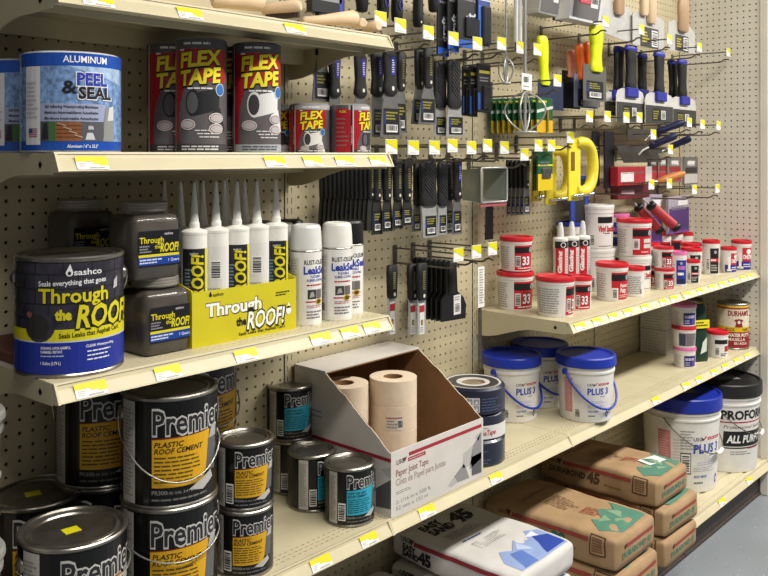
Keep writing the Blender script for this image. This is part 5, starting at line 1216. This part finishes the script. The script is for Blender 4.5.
def broad(label, dy, front=False):
    y = 1.425 + dy; o = (xz(436, 262, y)[0], y, xz(436, 262, y)[1])
    Y0 = 1.425; o0 = (xz(436, 262, Y0)[0], Y0, xz(436, 262, Y0)[1]); o = (o0[0], y, o0[2])
    t = thing('broad_knife', label, 'broad knife', o, 0, 'nested wide black broad knives'); mb = MB()
    flat(mb, Y0, o0, [(441, 322), (465, 318), (465.5, 304), (463, 297), (457, 291), (456, 262), (446, 262), (446, 293), (441, 300)], -.002, .002, BLACKP); bo = mb.obj('blade', t)
    mb = MB(); x, z = xz(451, 262, Y0); x -= o0[0]; z -= o0[2]; mb.loft([(x, 0, z + .004, .010, .006), (x, 0, z, .014, .009), (x, 0, z - .05, .013, .009), (x, 0, z - .085, .016, .006)], RUBBER, 14, 3); mb.obj('handle', t)
    if front:
        mb = MB(); a, b_ = xz(453, 315, Y0), xz(460, 294, Y0); mp = planemap((a[0] - o0[0], -.0024, a[1] - o0[2]), (1, 0, 0), (0, 0, 1)); W_, H_ = b_[0] - a[0], b_[1] - a[1]; rect(mb, mp, 0, W_, 0, H_, ink('#d9d7d3'), 1); barcode(mb, mp, W_ * .1, W_ * .9, H_ * .1, H_ * .6, 2, True); lines(mb, mp, W_ * .1, W_ * .9, H_ * .7, H_ * .95, 2, ink('#8d8b88'), 2); mb.obj('label', bo)
    return t
for i in range(8):
    broad('wide black broad knife at the front of the nest, barcode showing' if i == 0 else 'wide black broad knife nested behind the front one', i * .0165, i == 0)

# ------------------------------------------------------------------ packaged goods on hooks
def card(label, y, box, base, bands=(), th=.006, group=None, cat='package', name='hang_card', txt=None, vert=None, bulge=None, bc=None):
    """hang card on the plane y; bands=(f0,f1,g0,g1,colour) in fractions of width and height"""
    x0, z1 = xz(box[0], box[2], y); x1, z0 = xz(box[1], box[3], y); w, h = x1 - x0, z1 - z0
    t = thing(name, label, cat, ((x0 + x1) / 2, y, z1), 0, group); mb = MB(); mb.box(-w / 2, w / 2, -th / 2, th / 2, -h, 0, base, .0012); co = mb.obj('backing_card', t)
    if bands or txt or vert or bc:
        mb = MB(); mp = planemap((-w / 2, -th / 2 - .0002, -h), (1, 0, 0), (0, 0, 1))
        for f0, f1, g0, g1, c in bands: rect(mb, mp, w * f0, w * f1, h * g0, h * g1, ink(c), 1)
        if txt: text(mb, mp, txt[0], w * txt[1], h * txt[2], h * txt[3], ink(txt[4]), 2, w=w * txt[5], bold=.02)
        if vert: text(mb, mp, vert[0], w * vert[1], h * vert[2], w * vert[3], ink(vert[4]), 2, w=h * vert[5], bold=.02, vert=True)
        if bc: barcode(mb, mp, w * bc[0], w * bc[1], h * bc[2], h * bc[3], 3)
        lines(mb, mp, w * .12, w * .88, h * .62, h * .74, 2, ink('#77757a'), 2); mb.obj('print', co)
    if bulge:
        mb = MB(); f0, f1, g0, g1, d, m = bulge; mb.box(-w / 2 + w * f0, -w / 2 + w * f1, -th / 2 - d, -th / 2, -h + h * g0, -h + h * g1, m, .004); mb.obj('blister', t)
    return t
BKC = mat('black_card', '#1a1a1d', .4, var=.08); BLC = mat('blue_card', '#27408f', .4, var=.06); GRC = mat('green_card', '#1d5a37', .4, var=.08); YLC = mat('yellow_pack', '#d9bd1e', .4, var=.06)
DARKC = mat('dark_blister', '#2a2a2e', .25, var=.1, coat=.4)
G1 = 'black hang cards at the top of the frame'
for i, (u0, u1, v1, y) in enumerate(((437, 448, 57, 1.46), (447, 458, 53, 1.445), (457, 480, 50, 1.43))):
    card('black carded blade with blue foot at the top, %s of three' % ('left', 'middle', 'wide right one')[i], y, (u0, u1, -28, v1), BKC, [(0, 1, 0, .10, '#1f56b4'), (.05, .95, .72, .76, '#b9a83a')], group=G1, vert=('craft', .75, .18, .4, '#c9cdd6', .30), bulge=(.3, .9, .15, .42, .006, DARKC) if i == 2 else None)
card('blue topped carded blade right of the black ones', 1.425, (477.5, 489.5, -28, 47), BLC, [(0, 1, .62, .64, '#d0d4e0'), (.0, .2, 0, .55, '#3a6ac0')], group=G1, bulge=(.25, .95, .02, .55, .008, DARKC))
for i, (u0, u1, v0, v1) in enumerate(((462, 469, 66, 116), (469, 477, 65, 117), (477, 490, 63, 113))):
    card('black carded blade with blue edge beside the ridged scrapers, %s' % ('first', 'second', 'front one')[i], 1.475 - i * .018, (u0, u1, v0, v1), BKC, [(.0, .18, .05, .40, '#1f4ea0'), (.1, .9, .80, .86, '#a89c34')], group='black and blue carded blades', bulge=(.35, .95, .08, .55, .006, DARKC))
# black handles hanging from hooks above the frame
def hanging_grip(label, y, u, v, w, ring=True):
    x, z = xz(u, v, y); t = thing('scraper_grip', label, 'scraper', (x, y, z), 0, 'black handles hanging into the top of the frame'); k = w * 2.1 / 861; mb = MB()
    mb.loft([(0, 0, 0, k * .6, .008), (0, 0, .004, k * .9, .011), (0, 0, .03, k, .013), (0, 0, .08, k * .86, .012), (0, 0, .13, k * .95, .012), (0, 0, .15, k * .7, .010)], RUBBER, 16, 3); ho = mb.obj('handle', t)
    mb = MB(); mb.prism([(-k * .8, .145), (k * .8, .145), (k * 1.6, .25), (-k * 1.6, .25)], -.001, .001, BLADE, 'y'); mb.obj('blade', t)
    if ring: mb = MB(); mb.tube([(k * .42 * math.cos(2 * PI * i / 14), -.0135, .040 + .011 * math.sin(2 * PI * i / 14)) for i in range(14)], .0018, BLUEGRIP, 6, True); mb.obj('hole_ring', ho)
    else: mb = MB(); mp = planemap((0, -.0118, .012), (1, 0, 0), (0, 0, 1)); disc(mb, mp, 0, 0, .003, .003, ink('#cfc8a0'), 1); mb.obj('rivet', ho)
hanging_grip('black grip with blue ringed hole left of the first price plate', 1.45, 383, 19, 6.5); hanging_grip('black grip with blue ringed hole between the first two price plates', 1.44, 397, 22, 6.5)
hanging_grip('plain slim black grip hanging behind the third price plate', 1.45, 418, 27, 5.5, False); hanging_grip('black grip with blue ringed hole right of the third price plate', 1.46, 433.5, 12, 6)
hanging_grip('black grip with blue ringed hole above the wooden brush handles', 1.47, 362, 12, 6.5)
card('black boxed blade pack with white window behind the wooden brushes', 1.47, (309, 342, -30, 17), BKC, [(.0, .9, .30, .62, '#8d8d90'), (.82, .95, .0, .5, '#2f3fa0')], .02, G1)
# mixers
def mixer(label, y, u, v0, va, vb, half, tagged=True):
    x, z = xz(u, v0, y); t = thing('paint_mixer', label, 'mixer', (x, y, z), 0, 'steel paint mixers'); za = xz(u, va, y)[1] - z; zb = xz(u, vb, y)[1] - z; r = half * 2.3 / 861
    mb = MB(); mb.tube([(0, 0, 0), (0, 0, za), (0, 0, zb + .004)], .0042 if tagged else .003, STEEL, 10); mb.obj('shaft', t)
    for k in range(4):
        a = k * PI / 2 + .35; pts = []
        for i in range(15): q = i / 14; rr = r * math.sin(PI * q ** .85) ** .8 if 0 < q < 1 else 0; pts.append((rr * math.cos(a), rr * math.sin(a), za + (zb - za) * q))
        mb = MB(); mb.tube(pts, .0026, STEEL, 8); mb.obj('cage_wire', t)
    mb = MB(); n = 16; mb.tube([(r * .55 * math.cos(2 * PI * i / n), r * .55 * math.sin(2 * PI * i / n), zb + .002) for i in range(n)], .0032, STEEL, 8, True); mb.obj('base_ring', t)
    if tagged:
        mb = MB(); zt = xz(u, 82, y)[1] - z; mb.prism([(-.027, zt - .022), (.024, zt - .024), (.026, zt + .022), (-.025, zt + .024)], -.0065, -.0052, TAGW, 'y'); tg = mb.obj('barcode_tag', t)
        mb = MB(); mp = planemap((-.02, -.0067, zt - .012), (1, 0, 0), (0, 0, 1)); barcode(mb, mp, 0, .030, .006, .028, 1, False); lines(mb, mp, 0, .036, -.005, .003, 1, ink('#9a9896'), 1); mb.obj('print', tg)
mixer('tall steel paint mixer with round wire cage and white barcode tag', 1.345, 525, -40, 92, 133, 22)
mixer('slim steel paint mixer with small cage left of the tall one', 1.40, 506, -40, 58, 84, 8, False)
for i, (u, y) in enumerate(((516, 1.40), (520, 1.43))):
    x, z = xz(u, 8, y); t = thing('mixer_shaft', 'pale sleeved mixer shaft hanging beside the tall mixer, %s' % ('front', 'rear')[i], 'mixer', (x, y, z + .1), 0, 'sleeved mixer shafts'); mb = MB(); mb.tube([(0, 0, 0), (0, 0, -.06), (0, 0, -.20)], .0065, CLEARP, 10); mb.obj('sleeve', t); mb = MB(); mb.tube([(0, 0, -.20), (0, 0, -.225)], .0035, BLACKP, 8); mb.obj('shaft_end', t)
# green and yellow bit packs, nested along a hook
for i in range(9):
    y = 1.548 - i * .018; x0, z1 = xz(536, 97, 1.404); x1, z0 = xz(552, 133, 1.404); w, h = x1 - x0, z1 - z0
    t = thing('bit_pack', 'green and yellow bit pack %s' % ('at the front of its hook, below the mixer cage' if i == 8 else 'nested in the row under the mixer cage'), 'package', (x0 + w / 2 - .004 * (8 - i) , y, z1), 0, 'green and yellow bit packs')
    mb = MB(); mb.box(-w / 2, w / 2, -.0025, .0025, -h, 0, GRC, .001); co = mb.obj('backing_card', t); mb = MB(); mp = planemap((-w / 2, -.0028, -h), (1, 0, 0), (0, 0, 1)); rect(mb, mp, 0, w, 0, h * .36, ink('#d3a91c'), 1); poly(mb, mp, [(0, h * .55), (w, h * .70), (w, h * .78), (0, h * .64)], ink('#cfd6cc'), 1); rect(mb, mp, w * .1, w * .6, h * .85, h * .92, ink('#d8cf2a'), 1); mb.obj('print', co)
    mb = MB(); mb.tube([(w * .1, -.007, -h * .98), (w * .1, -.007, -h * .35)], .004, YLC if i % 2 else mat('amber_bit', '#a9822a', .4, var=.1), 8); mb.obj('bit', t)
for i in range(3):
    card('green and yellow wire wheel pack, %s' % ('rear', 'middle', 'front with the grey wheel picture')[i], 1.47 - i * .035, (533 + i * 2, 551 + i * .5, 151, 190), GRC, [(0, 1, 0, .42, '#d6bb1e'), (0, 1, .62, .66, '#d8cf2a')], group='green and yellow wheel packs', bulge=(.25, .8, .30, .58, .006, GALV) if i == 2 else None)
# neon, orange and peach handled knives with their blades
GN = 'bright plastic handled joint knives'
knife('neon yellow handled knife hanging by the tall mixer, navy sleeve below', 1.43, (537.5, 547, 36, 85), (538, 563, 109), 'plastic', GN, mat('navy_sleeve', '#1c2748', .45, var=.08), handle_m=NEON, sticker=False, cat='joint knife', name='joint_knife', hd=.010)
knife('pale peach handled knife at the back of the bright handles', 1.50, (567, 576, 50, 78), (562, 580, 108), 'plastic', GN, BLACKP, handle_m=PEACH, sticker=False, cat='joint knife', name='joint_knife', hd=.010)
knife('orange handled knife with blue white blade sleeve', 1.46, (575.5, 584, 44, 80), (574, 598, 107), 'plastic', GN, mat('blue_white_sleeve', '#7f8cae', .35, var=.12), handle_m=ORANGE, cat='joint knife', name='joint_knife', hd=.010)
knife('second orange handled knife, right one', 1.45, (584, 593, 42, 76), (583, 600, 106), 'plastic', GN, BLADE, handle_m=ORANGE, sticker=False, cat='joint knife', name='joint_knife', hd=.010)
knife('large neon yellow handled knife with dark grey sleeved blade', 1.40, (590.5, 602.5, 23, 72), (583, 606, 100), 'plastic', GN, mat('grey_sleeve', '#5c5b57', .45, var=.06), handle_m=NEON, cat='joint knife', name='joint_knife', hd=.012)
# blue-capped taping knives
GT = 'black taping knives with blue caps'
for lb, y, hb, bb in (('rear blue-capped taping knife at the left, mostly covered', 1.47, (614, 624, 47, 94), (604, 628, 115)), ('front blue-capped taping knife at the left with wide sleeved blade', 1.43, (625, 637, 46, 91), (616, 644, 121)), ('short blue-capped taping knife tucked behind the left pair', 1.49, (638, 646.5, 54, 92), (632, 652, 118)),
                      ('blue-capped taping knife in the middle with wide sleeved blade', 1.42, (654, 664.5, 52, 95), (645, 673, 123)), ('rear blue-capped taping knife at the right', 1.47, (668, 677, 61, 97), (664, 688, 122)), ('front blue-capped taping knife at the right by the end panel', 1.43, (677.5, 686.5, 60, 99), (670, 696, 126))):
    knife(lb, y, hb, bb, 'cap', GT, mat('pale_blade', '#cfcdc8', .35, .1, var=.05), cat='taping knife', name='taping_knife', hd=.012)
# wooden handled taping knives and steel mud pans at the top
def big_knife(label, y, pts, hpx, wood, stk=None):
    u, v = pts[0]; o = (xz(u, v, y)[0], y, xz(u, v, y)[1]); t = thing('taping_knife', label, 'taping knife', o, 0, 'wide wooden handled taping knives'); mb = MB(); flat(mb, y, o, pts, -.001, .001, mat('satin_blade', '#c4c3bf', .3, .15, var=.05)); bo = mb.obj('blade', t)
    for (u0, u1, v1) in hpx:
        a = xz(u0, v1, y)[0] - o[0]; b_ = xz(u1, v1, y)[0] - o[0]; z = xz(u0, v1, y)[1] - o[2]; c, w = (a + b_) / 2, (b_ - a) / 2; mb = MB()
        mb.loft([(c, -.008, z, w * .8, .007), (c, -.008, z + .01, w, .011), (c, -.008, z + .09, w * 1.1, .012), (c, -.008, z + .14, w * .95, .012), (c, -.008, z + .15, w * .6, .008)], wood, 14, 3); mb.obj('handle', t)
    if stk:
        a, b_ = xz(stk[0], stk[3], y), xz(stk[1], stk[2], y); mb = MB(); mp = planemap((a[0] - o[0], -.0013, a[1] - o[2]), (1, 0, 0), (0, 0, 1)); w, h = b_[0] - a[0], b_[1] - a[1]; rect(mb, mp, 0, w, 0, h, ink('#3a393a'), 1); lines(mb, mp, w * .1, w * .5, h * .2, h * .8, 4, ink('#c2b62a'), 2); barcode(mb, mp, w * .62, w * .95, h * .1, h * .9, 2, True); mb.obj('label', bo)
big_knife('wide taping knife with bright blade and one wooden handle, left of three', 1.42, [(592, 28), (632, 44), (632, 12), (628, 8), (600, -4), (592, -6)], [(613, 621, 14)], WOODB)
big_knife('wide taping knife with two pale wooden handles, middle of three', 1.41, [(632.5, 44), (664, 50), (664, 22), (660, 18), (638, 11), (632.5, 14)], [(639, 645, 15), (646, 653, 23)], WOOD, (640, 658, 30, 46))
big_knife('wide taping knife with one wooden handle beside the end panel', 1.41, [(668, 50), (695, 54), (695, 33), (690, 27), (674, 20), (668, 22)], [(677, 685.5, 31)], WOODB, (675, 688, 37, 50))
def pan(label, y, box, m, stk=True, d=.09, lab2=None):
    x0, z1 = xz(box[0], box[2], y); x1, z0 = xz(box[1], box[3], y); w, h = x1 - x0, z1 - z0; t = thing('mud_pan', label, 'mud pan', ((x0 + x1) / 2, y, z0), 0, 'steel mud pans'); mb = MB(); q = .006
    fr = [(-w / 2, -d / 2, h), (w / 2, -d / 2, h), (w / 2 - q, -d / 2 + .02, 0), (-w / 2 + q, -d / 2 + .02, 0)]; bk = [(-w / 2, d / 2, h), (w / 2, d / 2, h), (w / 2 - q, d / 2 - .02, 0), (-w / 2 + q, d / 2 - .02, 0)]
    for P in (fr, bk[::-1], [fr[3], fr[2], bk[2], bk[3]], [fr[0], fr[3], bk[3], bk[0]], [fr[1], bk[1], bk[2], fr[2]]): mb.face(P, m)
    mb.obj('pan_body', t); mb = MB(); mb.tube([fr[0], fr[1], bk[1], bk[0]], .003, m, 8, True); mb.obj('rim', t)
    if stk:
        mb = MB(); U = Vector((1, 0, 0)); V = Vector((0, -.02, h)).normalized(); mp = planemap(Vector(fr[3]) + Vector((w * .08, -.0008, 0)), U, V); rect(mb, mp, 0, w * .78, h * .06, h * .95, ink('#6d6b6a'), 1); rect(mb, mp, w * .05, w * .35, h * .5, h * .85, ink('#a39a48'), 2); barcode(mb, mp, w * .5, w * .72, h * .35, h * .8, 2); mb.obj('label', t)
    return t
pan('grey steel mud pan with barcode label at the top of the frame', 1.40, (530, 552, -25, 18), STEEL); pan('bright steel mud pan with navy sides right of the labelled one', 1.40, (561, 594, -25, 26), mat('bright_steel', '#dfe1e4', .25, .1, var=.05), True)
card('navy card between the two mud pans', 1.44, (553, 562, -25, 22), mat('navy_card', '#1a2036', .4, var=.06)); card('red tag hanging at the top over the bright mud pan', 1.33, (580, 590, -14, 5), mat('red_tag', '#c22a44', .4, var=.04), txt=('8', .3, .2, .3, '#f0e0e0', .3))
x0, z1 = xz(481, 168, 1.40); x1, z0 = xz(507, 201, 1.40); w, h = x1 - x0, z1 - z0; d = .075; pg = mat('pan_grey', '#8f958e', .3, .4, var=.06)
t = thing('mud_pan', 'small grey steel pan hung with its open side facing out at eye level', 'mud pan', ((x0 + x1) / 2, 1.40, z0)); mb = MB()
for P in ([(-w / 2, 0, 0), (w / 2, 0, 0), (w / 2, d, .004), (-w / 2, d, .004)], [(-w / 2, 0, h), (w / 2, 0, h), (w / 2 - .01, d, h - .006), (-w / 2 + .01, d, h - .006)], [(w / 2, 0, 0), (w / 2, 0, h), (w / 2 - .012, d, h - .006), (w / 2 - .012, d, .006)], [(-w / 2, 0, 0), (-w / 2, 0, h), (-w / 2 + .012, d, h - .006), (-w / 2 + .012, d, .006)]): mb.face(P, pg)
mb.obj('pan_body', t); mb = MB(); mb.tube([(-w / 2, 0, .004), (-w / 2, 0, h - .004), (-w / 2 + .004, 0, h), (w / 2 - .004, 0, h), (w / 2, 0, h - .004), (w / 2, 0, .004), (w / 2 - .004, 0, 0), (-w / 2 + .004, 0, 0)], .0028, STEEL, 8, True); mb.obj('rim', t)
mb = MB(); mb.box(-w / 2, w / 2, .002, .004, -.012, -.004, ink('#a8555c')); mb.obj('label_edge', t)
t = knife('black brush with blue band seen inside the clear mud pan', 1.52, (486, 494, 170, 190), (485, 493, 240), 'plastic', 'brushes at eye level', RUBBER, sticker=False, cat='brush', name='detail_brush')
# five small black knives with steel ends
for i in range(5):
    u = 509 + i * 4.3; knife('small black knife with steel tip, %s of five beside the green packs' % ('first', 'second', 'third', 'fourth', 'last')[i], 1.50 - i * .016, (u - 2.6, u + 2.6, 160, 188), (u - 3, u + 3.6, 215), 'flat', 'small black knives with steel tips', BLADE, sticker=True, hd=.006)
# yellow D-handled rasps
def rasp(label, y, u0, u1, v0, v1):
    x0, z1 = xz(u0, v0, y); x1, z0 = xz(u1, v1, y); w, h = x1 - x0, z1 - z0; t = thing('yellow_rasp', label, 'rasp', (x0, y, z0), 0, 'yellow D-handled rasps')
    mb = MB(); mb.box(0, w * .42, -.004, .004, 0, h, YELLOWP, .002); bo = mb.obj('body_plate', t)
    pts = [(w * .30, 0, h * .93)]
    for i in range(13): a = PI / 2 - PI * i / 12; pts.append((w * .42 + w * .46 * max(0, math.cos(a)) ** .7, -.004, h * .54 + h * .40 * math.sin(a)))
    pts.append((w * .30, 0, h * .17)); mb = MB(); mb.tube(pts, [w * .08] + [w * .105] * 13 + [w * .08], YELLOWP, 12); mb.obj('d_handle', t)
    mb = MB(); mb.tube([(w * .08, -.010, h * .08), (w * .75, -.016, h * .10)], .0055, mat('chrome', '#c9ccd2', .15, .95, var=.05), 10); mb.obj('bolt', t)
    mb = MB(); mp = planemap((0, -.0043, 0), (1, 0, 0), (0, 0, 1)); rect(mb, mp, w * .06, w * .20, h * .48, h * .78, ink('#7a5a1e'), 1); mb.obj('label', bo)
rasp('large yellow D-handled rasp hanging in front', 1.38, 568, 595, 138, 199); rasp('yellow D-handled rasp behind the green packs', 1.46, 545, 570, 147, 203)
rasp('dim third yellow rasp deepest on its hook', 1.53, 532, 553, 150, 200)
card('narrow blue and black card under the front yellow rasp', 1.50, (570, 588, 176, 240), BLC, [(.25, .8, .05, .95, '#26262c')], group='tall narrow cards over the tub shelf'); card('tall black card right of the front yellow rasp', 1.46, (604, 613.5, 131, 188), BKC, group='tall narrow cards over the tub shelf'); card('tall black and blue card next to the front rasp, left of the black one', 1.48, (592, 599, 131, 186), BKC, [(.0, .4, 0, .4, '#2a5fa4')], group='tall narrow cards over the tub shelf')
# navy handled trowels
def trowel(label, p0, p1, y0, y1, plate, yp):
    a = Vector(on_y(*p0, y0)); b_ = Vector(on_y(*p1, y1)); t = thing('finishing_trowel', label, 'trowel', tuple(a), 0, 'navy-handled trowels'); d = b_ - a
    mb = MB(); mb.tube([tuple(d * q) for q in (0, .06, .25, .5, .75, .92, 1.0)], [.006, .011, .0135, .0125, .0145, .0135, .008], NAVY, 14); mb.obj('handle', t)
    mb = MB(); mb.tube([tuple(d * .04), (-.03, .01, -.012), (-.045, .02, -.03)], .004, STEEL, 8); mb.obj('shank', t)
    mb = MB(); q = [(xz(u, v, yp)[0] - a.x, xz(u, v, yp)[1] - a.z) for u, v in plate]; mb.prism(q, yp - a.y - .001, yp - a.y + .001, mat('dark_trowel_steel', '#4a453f', .4, .2, var=.1), 'y'); mb.obj('blade', t)
trowel('upper navy-handled trowel pointing right under the taping knives', (655, 133), (684, 122), 1.42, 1.33, [(627, 128), (655, 131), (656, 136), (628, 140)], 1.43); trowel('middle navy-handled trowel pointing right', (649, 147), (677, 135), 1.42, 1.33, [(616, 146), (651, 143), (662, 162), (624, 163)], 1.44); trowel('rear navy-handled trowel, rightmost handle', (668, 148), (691, 138), 1.46, 1.38, [(640, 149), (668, 147), (668, 152), (640, 154)], 1.47)
card('red and white boxed sanding kit tilted under the trowels', 1.44, (614, 648, 167, 184), mat('red_box', '#a3252e', .4, var=.06), [(.08, .45, .2, .7, '#e0d3d2'), (.8, 1, .0, 1, '#c9c2c0')], .03, 'boxed sanding kits'); card('dark red boxed sanding kit below the tilted one', 1.47, (614, 646, 185, 197), mat('dark_red_box', '#6d1f2c', .4, var=.06), [(.1, .5, .3, .6, '#b59aa0')], .03, 'boxed sanding kits')
for i, (u0, u1, v1) in enumerate(((648, 657, 181), (657.5, 667, 181), (667, 681, 182), (683, 697.5, 184))):
    y = 1.47 - .006 * i; card('scraper pack with white oval, %s of four over the wooden handle' % ('first', 'second', 'third', 'last and darkest')[i], y, (u0, u1, 157, v1), mat('grey_pack', '#77726c', .4, var=.06) if i < 3 else BLADE, [(.05, .95, .05, .38, '#b9b4ae' if i == 3 else '#a8262c'), (.1, .9, .42, .62, '#2a2727' if i == 3 else '#8d2229'), (.25, .75, .68, .86, '#dcd8d2')], .006, 'scraper packs with oval emblem')
a, b_ = Vector(on_y(657, 182, 1.40)), Vector(on_y(685, 173, 1.33)); t = thing('wood_brush', 'rounded orange wooden brush handle sticking out over the tub shelf', 'brush', tuple(a)); d = b_ - a; mb = MB(); mb.tube([tuple(d * q) for q in (0, .05, .3, .6, .9, 1)], [.006, .011, .0145, .0145, .012, .006], mat('orange_wood', '#c07a3c', .45, var=.1), 14); mb.obj('handle', t); mb = MB(); mb.tube([(0, 0, 0), (-.03, .02, -.003)], .008, STEEL, 10); mb.obj('ferrule', t)
for i, (p, q, y0, y1) in enumerate((((637, 206), (661, 232), 1.47, 1.40), ((649, 204), (678, 229), 1.42, 1.34))):
    a, b_ = Vector(on_y(*p, y0)), Vector(on_y(*q, y1)); d = b_ - a; t = thing('red_roller', 'red foam grip with black ends hanging aslant, %s one' % ('rear', 'front')[i], 'roller', tuple(a), 0, 'red grips with black ends')
    mb = MB(); mb.tube([tuple(d * k) for k in (.14, .3, .6, .86)], .0185, mat('red_foam', '#a82f34', .55, var=.08), 16); mb.obj('grip', t)
    for k0, k1 in ((0, .15), (.85, 1)): mb = MB(); mb.tube([tuple(d * k0), tuple(d * (k0 + .02)), tuple(d * (k1 - .02)), tuple(d * k1)], [.014, .0195, .0195, .015], BLACKP, 16); mb.obj('end_cap', t)
    mb = MB(); mb.tube([(0, 0, 0), tuple(-d * .22)], .003, STEEL, 8); mb.obj('rod', t)
for i, (u0, u1, v0, v1, y) in enumerate(((667, 688, 197, 231, 1.47), (643, 661, 195, 242, 1.50))):
    card('purple and white pack %s' % ('left of the end panel above the far tubs', 'half hidden behind the red grips')[i], y, (u0, u1, v0, v1), mat('lilac_pack', '#a39aa6', .4, var=.05), [(.03, .97, .06, .68, '#46296c'), (.0, 1, .0, .06, '#6b3f90'), (.45, .9, .75, .88, '#e3e0e4')], .012, 'purple and white packs')
# vertical price strip hanging on the upright by the blue-lidded pails
x, z = xz(480, 268, 1.50); t = thing('strip_rod', 'slim grey rod with white paper strip hanging by the upright', 'rod', (x, 1.50, z)); mb = MB(); mb.tube([(0, 0, 0), (0, 0, -.30)], .0055, GALV, 10); mb.obj('rod', t); mb = MB(); mb.box(-.020, .012, -.0075, -.0062, -.115, .005, TAGW); po = mb.obj('paper_strip', t); mb = MB(); mp = planemap((-.018, -.0078, -.11), (1, 0, 0), (0, 0, 1)); lines(mb, mp, .004, .026, .005, .11, 14, ink('#a3a09c'), 1); mb.obj('print', po)

# ------------------------------------------------------------------ wooden brushes on the topmost shelf
def wood_block(label, p0, p1, r0, r1, bristle=False):
    a, b_ = Vector(p0), Vector(p1); t = thing('wooden_brush', label, 'brush', tuple(a), 0, 'cream wooden brushes'); d = b_ - a
    mb = MB(); mb.tube([tuple(d * q) for q in (0, .04, .3, .6, .93, 1)], [r0 * .6, r0 * .95, r0, (r0 + r1) / 2, r1, r1 * .65], WOODC, 16); mb.obj('handle', t)
    if bristle:
        mb = MB()
        for i in range(12):
            q = .12 + i * .07; p = d * q; mb.tube([(p.x, p.y - .003, p.z - r0 * .7), (p.x, p.y - .004, p.z - r0 - .010)], .0042, mat('dark_bristle', '#4a3a2c', .8, var=.2), 6)
        o = mb.obj('bristles', t); o['kind'] = 'stuff'
ZB = Z1
def at1(u, v, z, y=None): return on_z(u, v, z)
wood_block('long cream wooden handle lying along the top shelf lip', on_y(303, 21, 1.33), on_y(357, 18, 1.29), .010, .0175)
wood_block('short cream peg between the long handle and the end block', on_y(353, 25, 1.36), on_y(363, 23, 1.31), .009, .0115)
wood_block('small cream block at the end of the top shelf', on_y(364, 28, 1.36), on_y(379, 26, 1.31), .011, .0130)
wood_block('cream wooden brush with dark bristles lying on the top shelf', on_y(262, 10, 1.34), on_y(301, 6, 1.27), .012, .0135, True)
wood_block('wide cream wooden brush back at the left of the top shelf', on_y(212, 1, 1.33), on_y(263, 2, 1.30), .014, .019)

# ------------------------------------------------------------------ neighbours at the frame edges
for i in (0, 1):
    t = thing('white_pail', 'pale pail edge at the far left of the cement can shelf, %s one' % ('lower', 'upper')[i], 'pail', (.518, 1.328, Z4 + i * .2055), 0, 'pale pails at the left edge'); pail_body(t, .058, .064, .195, mat('grey_pail', '#8f8e8a', .4, var=.05), ((.04, .048, .003), (.10, .108, .003), (.17, .18, .004))); lid_plain(t, .066, .205, mat('grey_pail', '#8f8e8a'), .014)
shelf('gondola_shelf', 'end of the neighbouring almond shelf left of the cement cans', XU[0] - .762, XU[0], Z4, (), seed=33)
t = thing('white_pail', 'white and red pail beyond the end panel at the right edge', 'pail', (3.862, 1.290, .10), 0); pail_body(t, .120, .135, .33, PAILW, ((.27, .28, .004),)); lid_plain(t, .138, .365, REDP, .04); mb = MB(); mp = cylmap(.120, 0, .135, .33); rect(mb, mp, -.2, .2, .05, .20, ink('#b3202c'), 1); mb.obj('label', t)
shelf('gondola_shelf', 'neighbouring base deck beyond the end panel', XU[4] + .036, XU[4] + .76, .10, (), front=1.205, ribbed=True, depth=False, seed=34)
